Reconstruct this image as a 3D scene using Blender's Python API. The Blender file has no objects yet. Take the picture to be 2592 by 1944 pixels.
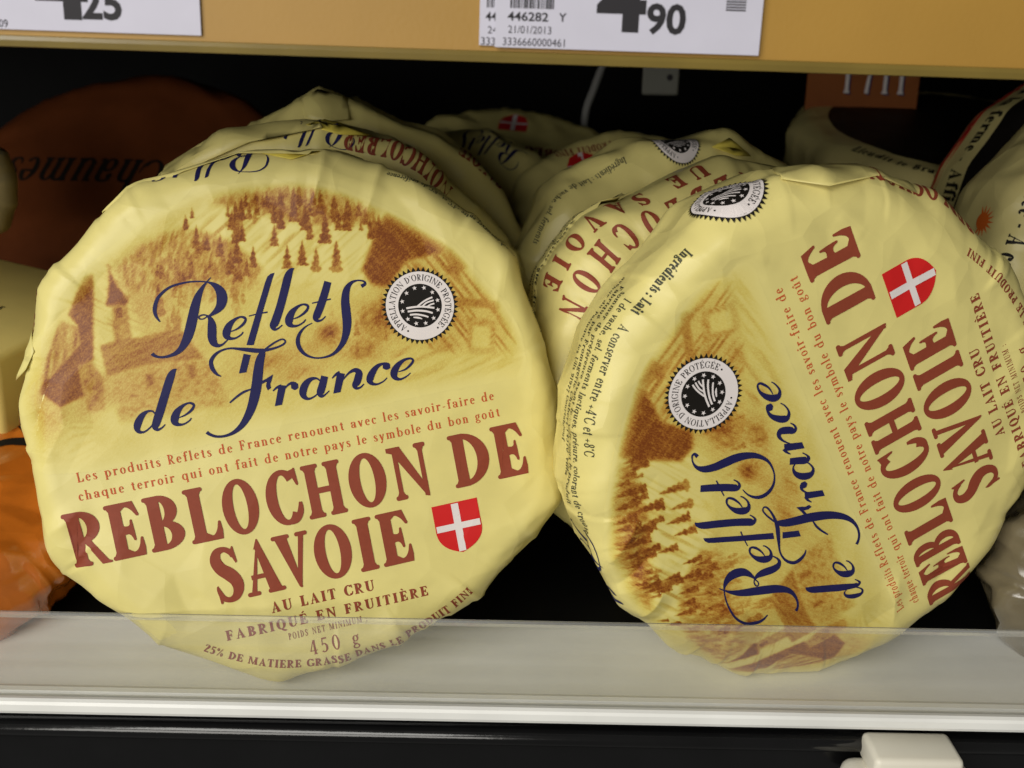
import bpy, bmesh, math, random
import numpy as np
from mathutils import Vector, Matrix
from mathutils.geometry import delaunay_2d_cdt

# ------------------------------------------------------------------ camera, light, exposure
# All modelling below is written in millimetres and scaled to metres when a mesh is made.
S = 0.001
scene = bpy.context.scene
COL = scene.collection

cam_d = bpy.data.cameras.new('camera'); cam = bpy.data.objects.new('camera', cam_d); COL.objects.link(cam)
cam_d.sensor_width = 36.0; cam_d.lens = 35.03; cam_d.clip_start = 0.01; cam_d.clip_end = 20.0
cam.location = (0, -0.240, 0.170)
cam.rotation_mode = 'QUATERNION'
cam.rotation_quaternion = (Matrix.Rotation(math.radians(70), 4, 'X') @ Matrix.Rotation(math.radians(1.1), 4, 'Z')).to_quaternion()
cam_d.dof.use_dof = True; cam_d.dof.focus_distance = 0.262; cam_d.dof.aperture_fstop = 17.0
scene.camera = cam

world = bpy.data.worlds.new('World'); scene.world = world; world.use_nodes = True
bg = world.node_tree.nodes['Background']; bg.inputs[0].default_value = (0.95, 0.93, 0.86, 1); bg.inputs[1].default_value = 0.10

def area(name, loc, target, sx, sy, power, color):
    d = bpy.data.lights.new(name, 'AREA'); d.shape = 'RECTANGLE'; d.size = sx; d.size_y = sy; d.energy = power; d.color = color
    o = bpy.data.objects.new(name, d); COL.objects.link(o); o.location = loc
    o.rotation_euler = (Vector(target) - Vector(loc)).to_track_quat('-Z', 'Y').to_euler()
    return o
area('aisle_ceiling_light', (-0.62, -0.95, 0.82), (0.0, 0.0, 0.08), 1.1, 0.5, 12.0, (1.0, 0.975, 0.91))
area('aisle_far_light', (-0.70, -1.30, 0.28), (0.0, 0.0, 0.08), 1.5, 0.5, 12.5, (1.0, 0.965, 0.89))

scene.render.engine = 'CYCLES'
scene.cycles.use_denoising = True
scene.cycles.use_adaptive_sampling = True; scene.cycles.adaptive_threshold = 0.02
scene.cycles.max_bounces = 5; scene.cycles.transparent_max_bounces = 12
scene.cycles.caustics_reflective = False; scene.cycles.caustics_refractive = False
scene.view_settings.view_transform = 'Standard'; scene.view_settings.look = 'None'
scene.view_settings.gamma = 1.0; scene.view_settings.use_curve_mapping = False
scene.view_settings.exposure = 0.0

# ------------------------------------------------------------------ materials
def srgb(r, g, b):
    f = lambda c: (c/255/12.92) if c/255 <= 0.04045 else ((c/255+0.055)/1.055)**2.4
    return (f(r), f(g), f(b), 1)

def crease_normal(nt, amount):
    """fine crumple of waxed paper: sharp cell ridges at two sizes (object space, so ink and paper share them)"""
    tc = nt.nodes.new('ShaderNodeTexCoord'); prev = None
    wn = nt.nodes.new('ShaderNodeTexNoise'); wn.inputs['Scale'].default_value = 35; wn.inputs['Detail'].default_value = 1
    nt.links.new(tc.outputs['Object'], wn.inputs['Vector'])
    mx = nt.nodes.new('ShaderNodeVectorMath'); mx.operation = 'MULTIPLY_ADD'; mx.inputs[1].default_value = (0.012, 0.012, 0.012)
    nt.links.new(wn.outputs['Color'], mx.inputs[0]); nt.links.new(tc.outputs['Object'], mx.inputs[2])
    for sc, st, di in ((72, 1.3*amount, .0018),):
        v = nt.nodes.new('ShaderNodeTexVoronoi'); v.inputs['Scale'].default_value = sc; nt.links.new(mx.outputs[0], v.inputs['Vector'])
        b = nt.nodes.new('ShaderNodeBump'); b.inputs['Distance'].default_value = di
        ln = nt.nodes.new('ShaderNodeVectorMath'); ln.operation = 'LENGTH'; nt.links.new(tc.outputs['Object'], ln.inputs[0])
        mr = nt.nodes.new('ShaderNodeMapRange'); mr.inputs['From Min'].default_value = 0.044; mr.inputs['From Max'].default_value = 0.070
        mr.inputs['To Min'].default_value = st*.28; mr.inputs['To Max'].default_value = st   # taut face, crumpled rim
        nt.links.new(ln.outputs['Value'], mr.inputs['Value']); nt.links.new(mr.outputs['Result'], b.inputs['Strength'])
        nt.links.new(v.outputs['Distance'], b.inputs['Height'])
        if prev: nt.links.new(prev.outputs['Normal'], b.inputs['Normal'])
        prev = b
    return prev

def mat(name, col, rough=0.5, spec=0.3, noise=None, bump=None, coat=0.0, metal=0.0, crease=0.0):
    """procedural principled material: noise=(scale, amount) mottles the colour, bump=(scale, strength) gives relief"""
    m = bpy.data.materials.new(name); m.use_nodes = True
    nt = m.node_tree; p = nt.nodes['Principled BSDF']
    p.inputs['Base Color'].default_value = col
    p.inputs['Roughness'].default_value = rough
    p.inputs['Specular IOR Level'].default_value = spec
    p.inputs['Metallic'].default_value = metal
    p.inputs['Coat Weight'].default_value = coat
    p.inputs['Coat Roughness'].default_value = 0.12
    if noise or bump:
        tc = nt.nodes.new('ShaderNodeTexCoord')
    if noise:
        n = nt.nodes.new('ShaderNodeTexNoise'); n.inputs['Scale'].default_value = noise[0]; n.inputs['Detail'].default_value = 5
        nt.links.new(tc.outputs['Object'], n.inputs['Vector'])
        r = nt.nodes.new('ShaderNodeMapRange'); r.inputs['From Min'].default_value = 0.3; r.inputs['From Max'].default_value = 0.7
        r.inputs['To Min'].default_value = 1 - noise[1]; r.inputs['To Max'].default_value = 1 + noise[1]*0.5
        nt.links.new(n.outputs['Fac'], r.inputs['Value'])
        v = nt.nodes.new('ShaderNodeVectorMath'); v.operation = 'SCALE'; v.inputs[0].default_value = col[:3]
        nt.links.new(r.outputs['Result'], v.inputs['Scale']); nt.links.new(v.outputs['Vector'], p.inputs['Base Color'])
    if bump:
        n = nt.nodes.new('ShaderNodeTexNoise'); n.inputs['Scale'].default_value = bump[0]; n.inputs['Detail'].default_value = 3
        nt.links.new(tc.outputs['Object'], n.inputs['Vector'])
        b = nt.nodes.new('ShaderNodeBump'); b.inputs['Strength'].default_value = bump[1]; b.inputs['Distance'].default_value = 0.0006
        nt.links.new(n.outputs['Fac'], b.inputs['Height']); nt.links.new(b.outputs['Normal'], p.inputs['Normal'])
    if crease: nt.links.new(crease_normal(nt, crease).outputs['Normal'], p.inputs['Normal'])
    return m

PAPER_C = srgb(222, 209, 133)
M = {}
M['paper'] = mat('waxed_paper', PAPER_C, 0.36, 0.36, (90, 0.06), crease=.5)
M['paper_in'] = mat('paper_inside', srgb(214, 196, 84), 0.55, 0.2, (90, 0.06), crease=.5)
M['cream'] = mat('cream_paper', srgb(222, 208, 140), 0.35, 0.4, (60, 0.06), crease=.4)
M['red_brown'] = mat('ink_red_brown', srgb(140, 66, 46), 0.5, 0.2, (900, 0.05), crease=.5)
M['orange_red'] = mat('ink_orange_red', srgb(194, 88, 48), 0.5, 0.2, crease=.5)
M['navy'] = mat('ink_navy', srgb(34, 34, 80), 0.5, 0.15, (900, 0.06), crease=.5)
M['black_ink'] = mat('ink_black', srgb(28, 25, 22), 0.5, 0.15, crease=.5)
M['grey_ink'] = mat('ink_grey_green', srgb(62, 64, 52), 0.5, 0.15, crease=.5)
M['white_ink'] = mat('ink_white', srgb(226, 218, 216), 0.45, 0.3, crease=.5)
M['red'] = mat('ink_red', srgb(206, 34, 34), 0.42, 0.35, crease=.5)
M['flame'] = mat('ink_flame_orange', srgb(226, 110, 40), 0.45, 0.3)
M['white_shelf'] = mat('white_painted_metal', srgb(230, 230, 226), 0.34, 0.5, (22, 0.12), (120, 0.05))
M['black_floor'] = mat('black_shelf_mat', srgb(9, 9, 9), 0.7, 0.1, (40, 0.3))
M['black_gloss'] = mat('black_gloss_trim', srgb(16, 16, 17), 0.16, 0.6, (60, 0.2), (260, 0.08))
M['ochre'] = mat('ochre_price_rail', srgb(164, 126, 56), 0.45, 0.3, (26, 0.08), (900, 0.06))
M['rail_edge'] = mat('clear_rail_lip', srgb(120, 102, 48), 0.2, 0.6, (40, 0.2))
M['tag'] = mat('tag_paper', srgb(196, 194, 208), 0.6, 0.2, (120, 0.03))
M['tag_ink'] = mat('tag_ink', srgb(44, 42, 46), 0.6, 0.2)
M['orange_film'] = mat('orange_film', srgb(190, 104, 30), 0.16, 0.6, (40, 0.35), coat=0.9, crease=1.6)
M['brown_film'] = mat('orange_brown_film', srgb(104, 54, 26), 0.35, 0.4, (30, 0.3), (50, 0.8), coat=0.4)
M['yellow_box'] = mat('yellow_card', srgb(212, 190, 112), 0.45, 0.3, (60, 0.05))
M['lime'] = mat('lime_card', srgb(206, 206, 40), 0.45, 0.3)
M['beige'] = mat('beige_rind', srgb(176, 160, 118), 0.6, 0.2, (50, 0.15), (80, 0.4))
M['clip'] = mat('white_plastic', srgb(226, 221, 205), 0.38, 0.4, (60, 0.05))
M['cable'] = mat('grey_cable', srgb(150, 150, 146), 0.5, 0.3)
M['grey_plastic'] = mat('grey_plastic', srgb(132, 132, 122), 0.5, 0.3)
M['film_grey'] = mat('cling_film_pack', srgb(112, 102, 80), 0.2, 0.6, (70, 0.25), coat=0.8, crease=1.5)
M['box_orange'] = mat('orange_card', srgb(150, 86, 40), 0.55, 0.2, (60, 0.12))

# printed picture: the ink amount of the drawing (attribute "ink") over the paper colour
def picture_mat():
    m = bpy.data.materials.new('printed_picture'); m.use_nodes = True; nt = m.node_tree; p = nt.nodes['Principled BSDF']
    p.inputs['Roughness'].default_value = 0.40; p.inputs['Specular IOR Level'].default_value = 0.3
    a = nt.nodes.new('ShaderNodeAttribute'); a.attribute_name = 'ink'
    r = nt.nodes.new('ShaderNodeValToRGB'); e = r.color_ramp.elements
    e[0].position = 0.0; e[0].color = PAPER_C; e[1].position = 1.0; e[1].color = srgb(118, 60, 20)
    k = e.new(0.45); k.color = srgb(184, 142, 60); k = e.new(0.18); k.color = srgb(208, 190, 100); k = e.new(0.75); k.color = srgb(152, 94, 32)
    nt.links.new(a.outputs['Fac'], r.inputs['Fac'])
    nt.links.new(crease_normal(nt, .5).outputs['Normal'], p.inputs['Normal'])
    nt.links.new(r.outputs['Color'], p.inputs['Base Color'])
    return m
M['picture'] = picture_mat()

def clear_mat(name='scuffed_clear_plastic', lo=.03, hi=.10):
    """scuffed clear plastic: mostly see-through, a little milky, softening what stands behind, glossy at grazing angles"""
    m = bpy.data.materials.new(name); m.use_nodes = True; nt = m.node_tree; nt.nodes.clear()
    out = nt.nodes.new('ShaderNodeOutputMaterial')
    t = nt.nodes.new('ShaderNodeBsdfTransparent'); t.inputs[0].default_value = (0.985, 0.985, 0.975, 1)
    rf = nt.nodes.new('ShaderNodeBsdfRefraction'); rf.inputs['IOR'].default_value = 1.04; rf.inputs['Roughness'].default_value = 0.35
    rf.inputs[0].default_value = (0.97, 0.97, 0.95, 1)
    d = nt.nodes.new('ShaderNodeBsdfDiffuse'); d.inputs[0].default_value = (0.85, 0.85, 0.82, 1)
    g = nt.nodes.new('ShaderNodeBsdfGlossy'); g.inputs['Roughness'].default_value = 0.15
    tc = nt.nodes.new('ShaderNodeTexCoord'); mp = nt.nodes.new('ShaderNodeMapping'); mp.inputs['Scale'].default_value = (6, 60, 260)
    n = nt.nodes.new('ShaderNodeTexNoise'); n.inputs['Scale'].default_value = 1.0; n.inputs['Detail'].default_value = 4
    nt.links.new(tc.outputs['Object'], mp.inputs[0]); nt.links.new(mp.outputs[0], n.inputs['Vector'])
    r = nt.nodes.new('ShaderNodeMapRange'); r.inputs['From Min'].default_value = 0.35; r.inputs['From Max'].default_value = 0.75
    r.inputs['To Min'].default_value = lo; r.inputs['To Max'].default_value = hi
    nt.links.new(n.outputs['Fac'], r.inputs['Value'])
    m1 = nt.nodes.new('ShaderNodeMixShader'); m1.inputs[0].default_value = 0.03
    nt.links.new(t.outputs[0], m1.inputs[1]); nt.links.new(rf.outputs[0], m1.inputs[2])
    m2 = nt.nodes.new('ShaderNodeMixShader'); nt.links.new(r.outputs['Result'], m2.inputs[0])
    nt.links.new(m1.outputs[0], m2.inputs[1]); nt.links.new(d.outputs[0], m2.inputs[2])
    fr = nt.nodes.new('ShaderNodeLayerWeight'); fr.inputs['Blend'].default_value = 0.12
    m3 = nt.nodes.new('ShaderNodeMixShader'); nt.links.new(fr.outputs['Fresnel'], m3.inputs[0])
    nt.links.new(m2.outputs[0], m3.inputs[1]); nt.links.new(g.outputs[0], m3.inputs[2])
    nt.links.new(m3.outputs[0], out.inputs[0])
    return m
M['clear'] = clear_mat()
M['clear_edge'] = clear_mat('clear_plastic_edge', .10, .26)

# ------------------------------------------------------------------ object helpers
def mesh_obj(name, verts, faces, m, parent=None, smooth=False, scale=S):
    """verts in mm -> one mesh object"""
    me = bpy.data.meshes.new(name)
    v = np.asarray(verts, dtype=np.float64)*scale
    me.from_pydata(v.tolist(), [], [list(map(int, f)) for f in faces]); me.update()
    me.materials.append(M[m] if isinstance(m, str) else m)
    if smooth: me.polygons.foreach_set('use_smooth', [True]*len(me.polygons))
    o = bpy.data.objects.new(name, me); COL.objects.link(o)
    if parent is not None: o.parent = parent
    return o

def grid_obj(name, P, m, parent=None, wrap_u=False, keep=None, smooth=True):
    """P: (nv, nu, 3) mm grid -> mesh (fast path)"""
    nv, nu = P.shape[:2]
    idx = np.arange(nv*nu).reshape(nv, nu)
    j1 = (np.arange(nu)+1) % nu if wrap_u else np.arange(1, nu)
    j0 = np.arange(nu) if wrap_u else np.arange(0, nu-1)
    q = np.stack([idx[:-1][:, j0], idx[:-1][:, j1], idx[1:][:, j1], idx[1:][:, j0]], -1).reshape(-1, 4)
    if keep is not None: q = q[keep.reshape(-1)]
    me = bpy.data.meshes.new(name)
    used = np.unique(q); remap = -np.ones(nv*nu, int); remap[used] = np.arange(len(used)); q = remap[q]
    V = P.reshape(-1, 3)[used]*S
    me.vertices.add(len(V)); me.vertices.foreach_set('co', V.astype(np.float32).ravel())
    me.loops.add(q.size); me.loops.foreach_set('vertex_index', q.astype(np.int32).ravel())
    me.polygons.add(len(q)); me.polygons.foreach_set('loop_start', np.arange(0, q.size, 4, dtype=np.int32))
    me.update(calc_edges=True); me.validate()
    if smooth: me.polygons.foreach_set('use_smooth', np.ones(len(me.polygons), bool))
    me.materials.append(M[m])
    o = bpy.data.objects.new(name, me); COL.objects.link(o)
    if parent is not None: o.parent = parent
    return o, used

def tag(o, label, cat, group=None):
    o['label'] = label; o['category'] = cat
    if group: o['group'] = group
    return o

def struct(o): o['kind'] = 'structure'; return o

def empty(name, loc_mm, rot=(0, 0, 0)):
    o = bpy.data.objects.new(name, None); COL.objects.link(o); o.empty_display_size = 0.02
    o.location = Vector(loc_mm)*S; o.rotation_euler = rot
    return o

def box_bm(x0, x1, y0, y1, z0, z1, bevel=0.0, seg=2):
    bm = bmesh.new(); bmesh.ops.create_cube(bm, size=1)
    for v in bm.verts:
        v.co = Vector(((x0+x1)/2+v.co.x*(x1-x0), (y0+y1)/2+v.co.y*(y1-y0), (z0+z1)/2+v.co.z*(z1-z0)))
    if bevel: bmesh.ops.bevel(bm, geom=bm.edges[:], offset=bevel, segments=seg, profile=0.5, affect='EDGES')
    return bm

def bm_obj(name, bm, m, parent=None, smooth=False):
    for v in bm.verts: v.co *= S
    me = bpy.data.meshes.new(name); bm.to_mesh(me); bm.free(); me.materials.append(M[m])
    if smooth: me.polygons.foreach_set('use_smooth', [True]*len(me.polygons))
    o = bpy.data.objects.new(name, me); COL.objects.link(o)
    if parent is not None: o.parent = parent
    return o

def extrude_x(name, prof, x0, x1, m, parent=None, n=1, smooth=False):
    """closed (y,z) profile extruded along x"""
    k = len(prof); V = []; Fc = []
    for i in range(n+1):
        x = x0+(x1-x0)*i/n
        V += [(x, y, z) for y, z in prof]
    for i in range(n):
        for j in range(k):
            a, b = i*k+j, i*k+(j+1) % k
            Fc.append((a, b, b+k, a+k))
    Fc.append(tuple(range(k-1, -1, -1))); Fc.append(tuple(range(n*k, n*k+k)))
    return mesh_obj(name, V, Fc, m, parent, smooth)

def tube(name, pts, r, m, parent=None, n=10):
    P = catmull([tuple(p)+(1.0,) for p in pts], 8); V = []; Fc = []
    for i, p in enumerate(P):
        a = Vector(P[max(i-1, 0)][:3]); b = Vector(P[min(i+1, len(P)-1)][:3]); t = (b-a).normalized()
        u = t.orthogonal().normalized(); w = t.cross(u)
        for k in range(n):
            A = 2*math.pi*k/n; V.append(Vector(p[:3])+u*math.cos(A)*r+w*math.sin(A)*r)
    for i in range(len(P)-1):
        for k in range(n):
            a = i*n+k; b = i*n+(k+1) % n; Fc.append((a, b, b+n, a+n))
    return mesh_obj(name, [tuple(v) for v in V], Fc, m, parent, True)

# ------------------------------------------------------------------ lettering: strokes -> clean flat triangles
def catmull(P, n=6):
    P = [np.array(p, float) for p in P]; out = []
    for i in range(len(P)-1):
        p0 = P[max(i-1, 0)]; p1 = P[i]; p2 = P[i+1]; p3 = P[min(i+2, len(P)-1)]
        for k in range(n):
            t = k/n
            out.append(0.5*((2*p1)+(-p0+p2)*t+(2*p0-5*p1+4*p2-p3)*t*t+(-p0+3*p1-3*p2+p3)*t**3))
    out.append(P[-1]); return out

def ribbon(P, n=6):
    """stroke through (x, y, width) points -> quads"""
    C = catmull(P, n) if n > 1 else [np.array(p, float) for p in P]
    L = []; R = []
    for i, p in enumerate(C):
        a = C[max(i-1, 0)]; b = C[min(i+1, len(C)-1)]; d = b[:2]-a[:2]; l = math.hypot(*d) or 1; nx, ny = -d[1]/l, d[0]/l
        w = max(p[2], 1e-3)/2
        L.append((p[0]+nx*w, p[1]+ny*w)); R.append((p[0]-nx*w, p[1]-ny*w))
    return [[L[i], L[i+1], R[i+1], R[i]] for i in range(len(C)-1)]

def ring(cx, cy, rx, ry, a0, a1, w, t, n=None):
    """part of a bowl: outer ellipse rx, ry; w thick at the sides, t thin at top and bottom"""
    n = n or max(6, int(abs(a1-a0)/12)); q = []
    pt = lambda a, o: (cx+(rx-(w if o else 0))*math.cos(a), cy+(ry-(t if o else 0))*math.sin(a))
    for i in range(n):
        a = math.radians(a0+(a1-a0)*i/n); b = math.radians(a0+(a1-a0)*(i+1)/n)
        q.append([pt(a, 0), pt(b, 0), pt(b, 1), pt(a, 1)])
    return q

def rect(x0, x1, y0, y1): return [[(x0, y0), (x1, y0), (x1, y1), (x0, y1)]]
def diag(x0, y0, x1, y1, w): return [[(x0-w/2, y0), (x0+w/2, y0), (x1+w/2, y1), (x1-w/2, y1)]]
def blob(x, y, r, n=12): return [[(x+r*math.cos(2*math.pi*k/n), y+r*math.sin(2*math.pi*k/n)) for k in range(n)]]
def quadc(p0, p1, p2, n=6):
    return [((1-t)**2*p0[0]+2*t*(1-t)*p1[0]+t*t*p2[0], (1-t)**2*p0[1]+2*t*(1-t)*p1[1]+t*t*p2[1]) for t in [k/n for k in range(n+1)]]
def slab(x0, x1, y, s, up):
    """foot or head serif between x0 and x1 with rounded ends; up=+1 grows upward from y"""
    r = s*0.45; ya, yb = (y, y+s) if up > 0 else (y-s, y)
    pts = []
    for cx, cy, a in ((x1-r, ya+r, -90), (x1-r, yb-r, 0), (x0+r, yb-r, 90), (x0+r, ya+r, 180)):
        pts += [(cx+r*math.cos(math.radians(a+d)), cy+r*math.sin(math.radians(a+d))) for d in (0, 30, 60, 90)]
    return [pts]
def stem(x, w, y0, y1, s, lo=(1, 1), hi=(1, 1), o=0.07):
    """vertical stem from x to x+w with slab serifs; lo/hi say on which sides (left, right)"""
    q = rect(x, x+w, y0, y1)
    if any(lo):
        a, b = x-o*lo[0], x+w+o*lo[1]
        q += slab(a, b, y0, s, 1)
        q += [[(x, y0+s*.9), (x+w, y0+s*.9), (x+w, y0+s*2.1), (x, y0+s*2.1)]]
        if lo[0]: q += [[(x-o*.55, y0+s*.8), (x, y0+s*.8), (x, y0+s*1.7)]]
        if lo[1]: q += [[(x+w, y0+s*.8), (x+w+o*.55, y0+s*.8), (x+w, y0+s*1.7)]]
    if any(hi):
        a, b = x-o*hi[0], x+w+o*hi[1]
        q += slab(a, b, y1, s, -1)
        if hi[0]: q += [[(x-o*.55, y1-s*.8), (x, y1-s*1.7), (x, y1-s*.8)]]
        if hi[1]: q += [[(x+w, y1-s*.8), (x+w, y1-s*1.7), (x+w+o*.55, y1-s*.8)]]
    return q

def cap(ch, w, t, s):
    """serif capital, cap height 1 -> (polygons, width)"""
    q = []; o = 0.065; x = o
    if ch == 'I': return stem(x, w, 0, 1, s, o=o), w+2*o
    if ch == 'E' or ch == 'F' or ch == 'L':
        W = 0.54 if ch == 'L' else (0.56 if ch == 'E' else 0.53)
        q += stem(x, w, 0, 1, s, (1, 1 if ch == 'F' else 0), (1, 1 if ch == 'L' else 0), o)
        if ch in 'EL':
            q.append([(x+w*.5, 0), (W-.015, 0), (W, .15), (W-.015, .325), (W-.035, .34), (W-.055, .325)]+quadc((W-.065, .27), (W-.12, .085), (x+w+.09, t*.95), 7)[1:]+[(x+w, t*1.6), (x+w*.5, t*1.6)])
        if ch in 'EF':
            q.append([(x+w*.5, 1), (W-.075, 1), (W-.005, .745), (W-.02, .72), (W-.05, .725)]+quadc((W-.08, .79), (W-.17, .915), (x+w+.07, 1-t*.9), 7)[1:]+[(x+w, 1-t*1.5), (x+w*.5, 1-t*1.5)])
            m = .5; X = x+w
            q.append([(X-.02, m-t*.55)]+quadc((X, m-t*.9), (X+.1, m-t*.4), (X+.13, m-.2), 6)+[(X+.155, m-.215), (X+.17, m-.19), (X+.165, m), (X+.155, m+.165), (X+.14, m+.18), (X+.12, m+.165)]+quadc((X+.11, m+.1), (X+.09, m+t*.4), (X, m+t*.8), 6)+[(X-.02, m+t*.6)])
        return q, W
    if ch in 'BPR':
        q += stem(x, w, 0, 1, s, (1, 0 if ch == 'B' else 1), (1, 0), o)
        yb = .46 if ch == 'B' else .44; rx = .30 if ch == 'B' else .32; X = x+w-.03; top = 1
        ry = (top-yb+t*.3)/2; cy = top-ry
        q += ring(X+.0, cy, rx, ry, -90, 90, w*1.02, t, 14)+rect(x+w*.5, X+.005, top-t, top)+rect(x+w*.5, X+.005, cy-ry, cy-ry+t)
        W = X+rx
        if ch == 'B':
            ry2 = (yb+t*.75)/2; rx2 = .355
            q += ring(X, ry2, rx2, ry2, -90, 90, w*1.08, t, 14)+rect(x+w*.5, X+.005, 0, t)+rect(x+w*.5, X+.005, 2*ry2-t, 2*ry2)
            W = X+rx2
        if ch == 'R':
            q.append([(X+.0, .47), (X+.11, .5), (X+.36, .055), (X+.415, .03), (X+.41, .0), (X+.385, -.004), (X+.245, -.005)])
            W = X+.40
        return q, W
    if ch == 'D':
        q += stem(x, w, 0, 1, s, (1, 0), (1, 0), o); X = x+w-.06; rx = .46
        q += ring(X, .5, rx, .5, -90, 90, w*1.05, t, 18)+rect(x+w*.5, X+.005, 1-t, 1)+rect(x+w*.5, X+.005, 0, t)
        return q, X+rx
    if ch in 'OQ':
        W = .665; q += ring(W/2, .5, W/2, .515, 0, 360, w*1.02, t, 36)
        if ch == 'Q': q += ribbon([(W*.45, .08, t), (W*.62, -.06, w*.7), (W*.85, -.16, w*.8), (W*1.06, -.16, t*.5)], 4)
        return q, W
    if ch in 'CG':
        W = .60; q += ring(.335, .5, .335, .515, 42, 318 if ch == 'C' else 300, w*1.02, t, 28)
        q.append([(.47, .965), (.565, .99), (.585, 1.01), (.605, 1.0), (.625, .70), (.605, .675), (.58, .70)]+quadc((.56, .78), (.52, .86), (.44, .90), 4)[1:])
        if ch == 'C':
            q += ribbon([(.36, .035, t*1.0), (.47, .06, t*1.25), (.555, .16, t*1.2), (.59, .27, t*.95), (.6, .37, t*.55)], 5)
        else:
            q += stem(.50, w*.9, .06, .42, s, (0, 0), (1, 1), o*.8)+ribbon([(.34, .035, t), (.48, .06, t), (.57, .12, t)], 4); W = .66
        return q, W
    if ch == 'H':
        g = .24; q += stem(x, w, 0, 1, s, o=o)+stem(x+w+g-o*.2, w, 0, 1, s, o=o)+rect(x+w*.5, x+w*1.5+g, .5-t*.55, .5+t*.55)
        return q, x+2*w+g+o*.8
    if ch == 'N':
        W = .70; a = w*.42
        q += stem(x+.03, a, 0, 1, s*1.1, (1, 1), (0, 0), o)+stem(W-x-a, a, 0, 1, s*1.1, (0, 0), (1, 1), o)
        q.append([(0, 1), (0, 1-s), (x+.02, 1-s*1.6), (W-x-a*.2, -.015), (W-.055, -.02), (W-x, .05), (.30, 1)][0:2]+[(x+.03, 1-s*1.5), (W-x-a*.6, -.01), (W-x-.005, -.02), (W-x, .12), (x+.03+w*.72, 1)])
        return q, W
    if ch == 'M':
        W = .88; a = w*.45
        q += stem(x, a, 0, 1, s, o=o*.9)+stem(W-x-w, w, 0, 1, s, o=o*.9)
        q.append([(x-.01, 1), (W*.5-.03, .0), (W*.5+.06, .0), (x+w*.95, 1)]); q.append([(W*.5-.02, .02), (W*.5+.05, .02), (W-x-w*.2, 1), (W-x-w*.75, 1)])
        return q, W
    if ch == 'A':
        W = .68; a = t*.95
        q.append([(.035+o*.4, 0), (.035+o*.4+a, 0), (.335, .93), (.27, .80)])
        q.append([(.245, .84), (.325, 1.03), (.345, 1.03), (.63, .02), (.63-w*1.12, .02), (.27, .86)])
        q += rect(.12, .48, .30, .30+t*.85)
        q += slab(0, .035+o*1.6+a, 0, s, 1)+slab(.63-w*1.15-o*.5, W, 0, s, 1)
        return q, W
    if ch == 'V':
        W = .66; a = t*.95
        q.append([(o*.6, 1), (o*.6+w*1.15, 1), (.40, .16), (.40, -.02), (.375, -.03), (.345, -.0)])
        q.append([(.345, .06), (.385, -.02), (.40, .02), (W-o*.9, 1), (W-o*.9-a, 1), (.37, .3)])
        q += slab(0, o*.8+w*1.15+o*.7, 1, s, -1)+slab(W-o*1.6-a-.03, W, 1, s, -1)
        return q, W
    if ch == 'S':
        W = .50
        q += ribbon([(.40, .80, t*.5), (.37, .90, t*.95), (.27, .965, t), (.15, .93, w*.75), (.10, .79, w*.98), (.16, .63, w*1.08), (.29, .50, w*1.2), (.385, .36, w*1.1), (.40, .21, w*.95), (.33, .075, w*.72), (.21, .035, t), (.11, .09, t*1.0), (.06, .22, t*.75), (.045, .30, t*.4)], 6)
        q.append([(.36, .90), (.42, 1.0), (.44, .99), (.47, .70), (.44, .68), (.40, .78)]); q.append([(.03, .31), (.055, .33), (.10, .20), (.09, .0), (.06, -.02), (.045, .0)])
        return q, W
    if ch == 'T':
        W = .58; c = W/2
        q += stem(c-w/2, w, 0, 1, s, (1, 1), (0, 0), o)+rect(.03, W-.03, 1-t*.9, 1)
        q.append([(.03, 1), (0, .72), (.03, .71)]+quadc((.05, .8), (.08, .9), (.17, 1-t*.8), 4)); q.append([(W-.03, 1), (W, .72), (W-.03, .71)]+quadc((W-.05, .8), (W-.08, .9), (W-.17, 1-t*.8), 4))
        return q, W
    if ch == 'U':
        W = .66; a = t*.9
        q += stem(x, w, .3, 1, s, (0, 0), (1, 1), o)+stem(W-x-a, a, .3, 1, s, (0, 0), (1, 1), o)
        q += ring(W/2, .32, W/2-x, .34, 180, 270, w, t, 8)+ring(W/2, .32, W/2-x, .34, 270, 360, a, t, 8)
        return q, W
    return rect(0, .3, 0, 0.02), .3

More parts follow.
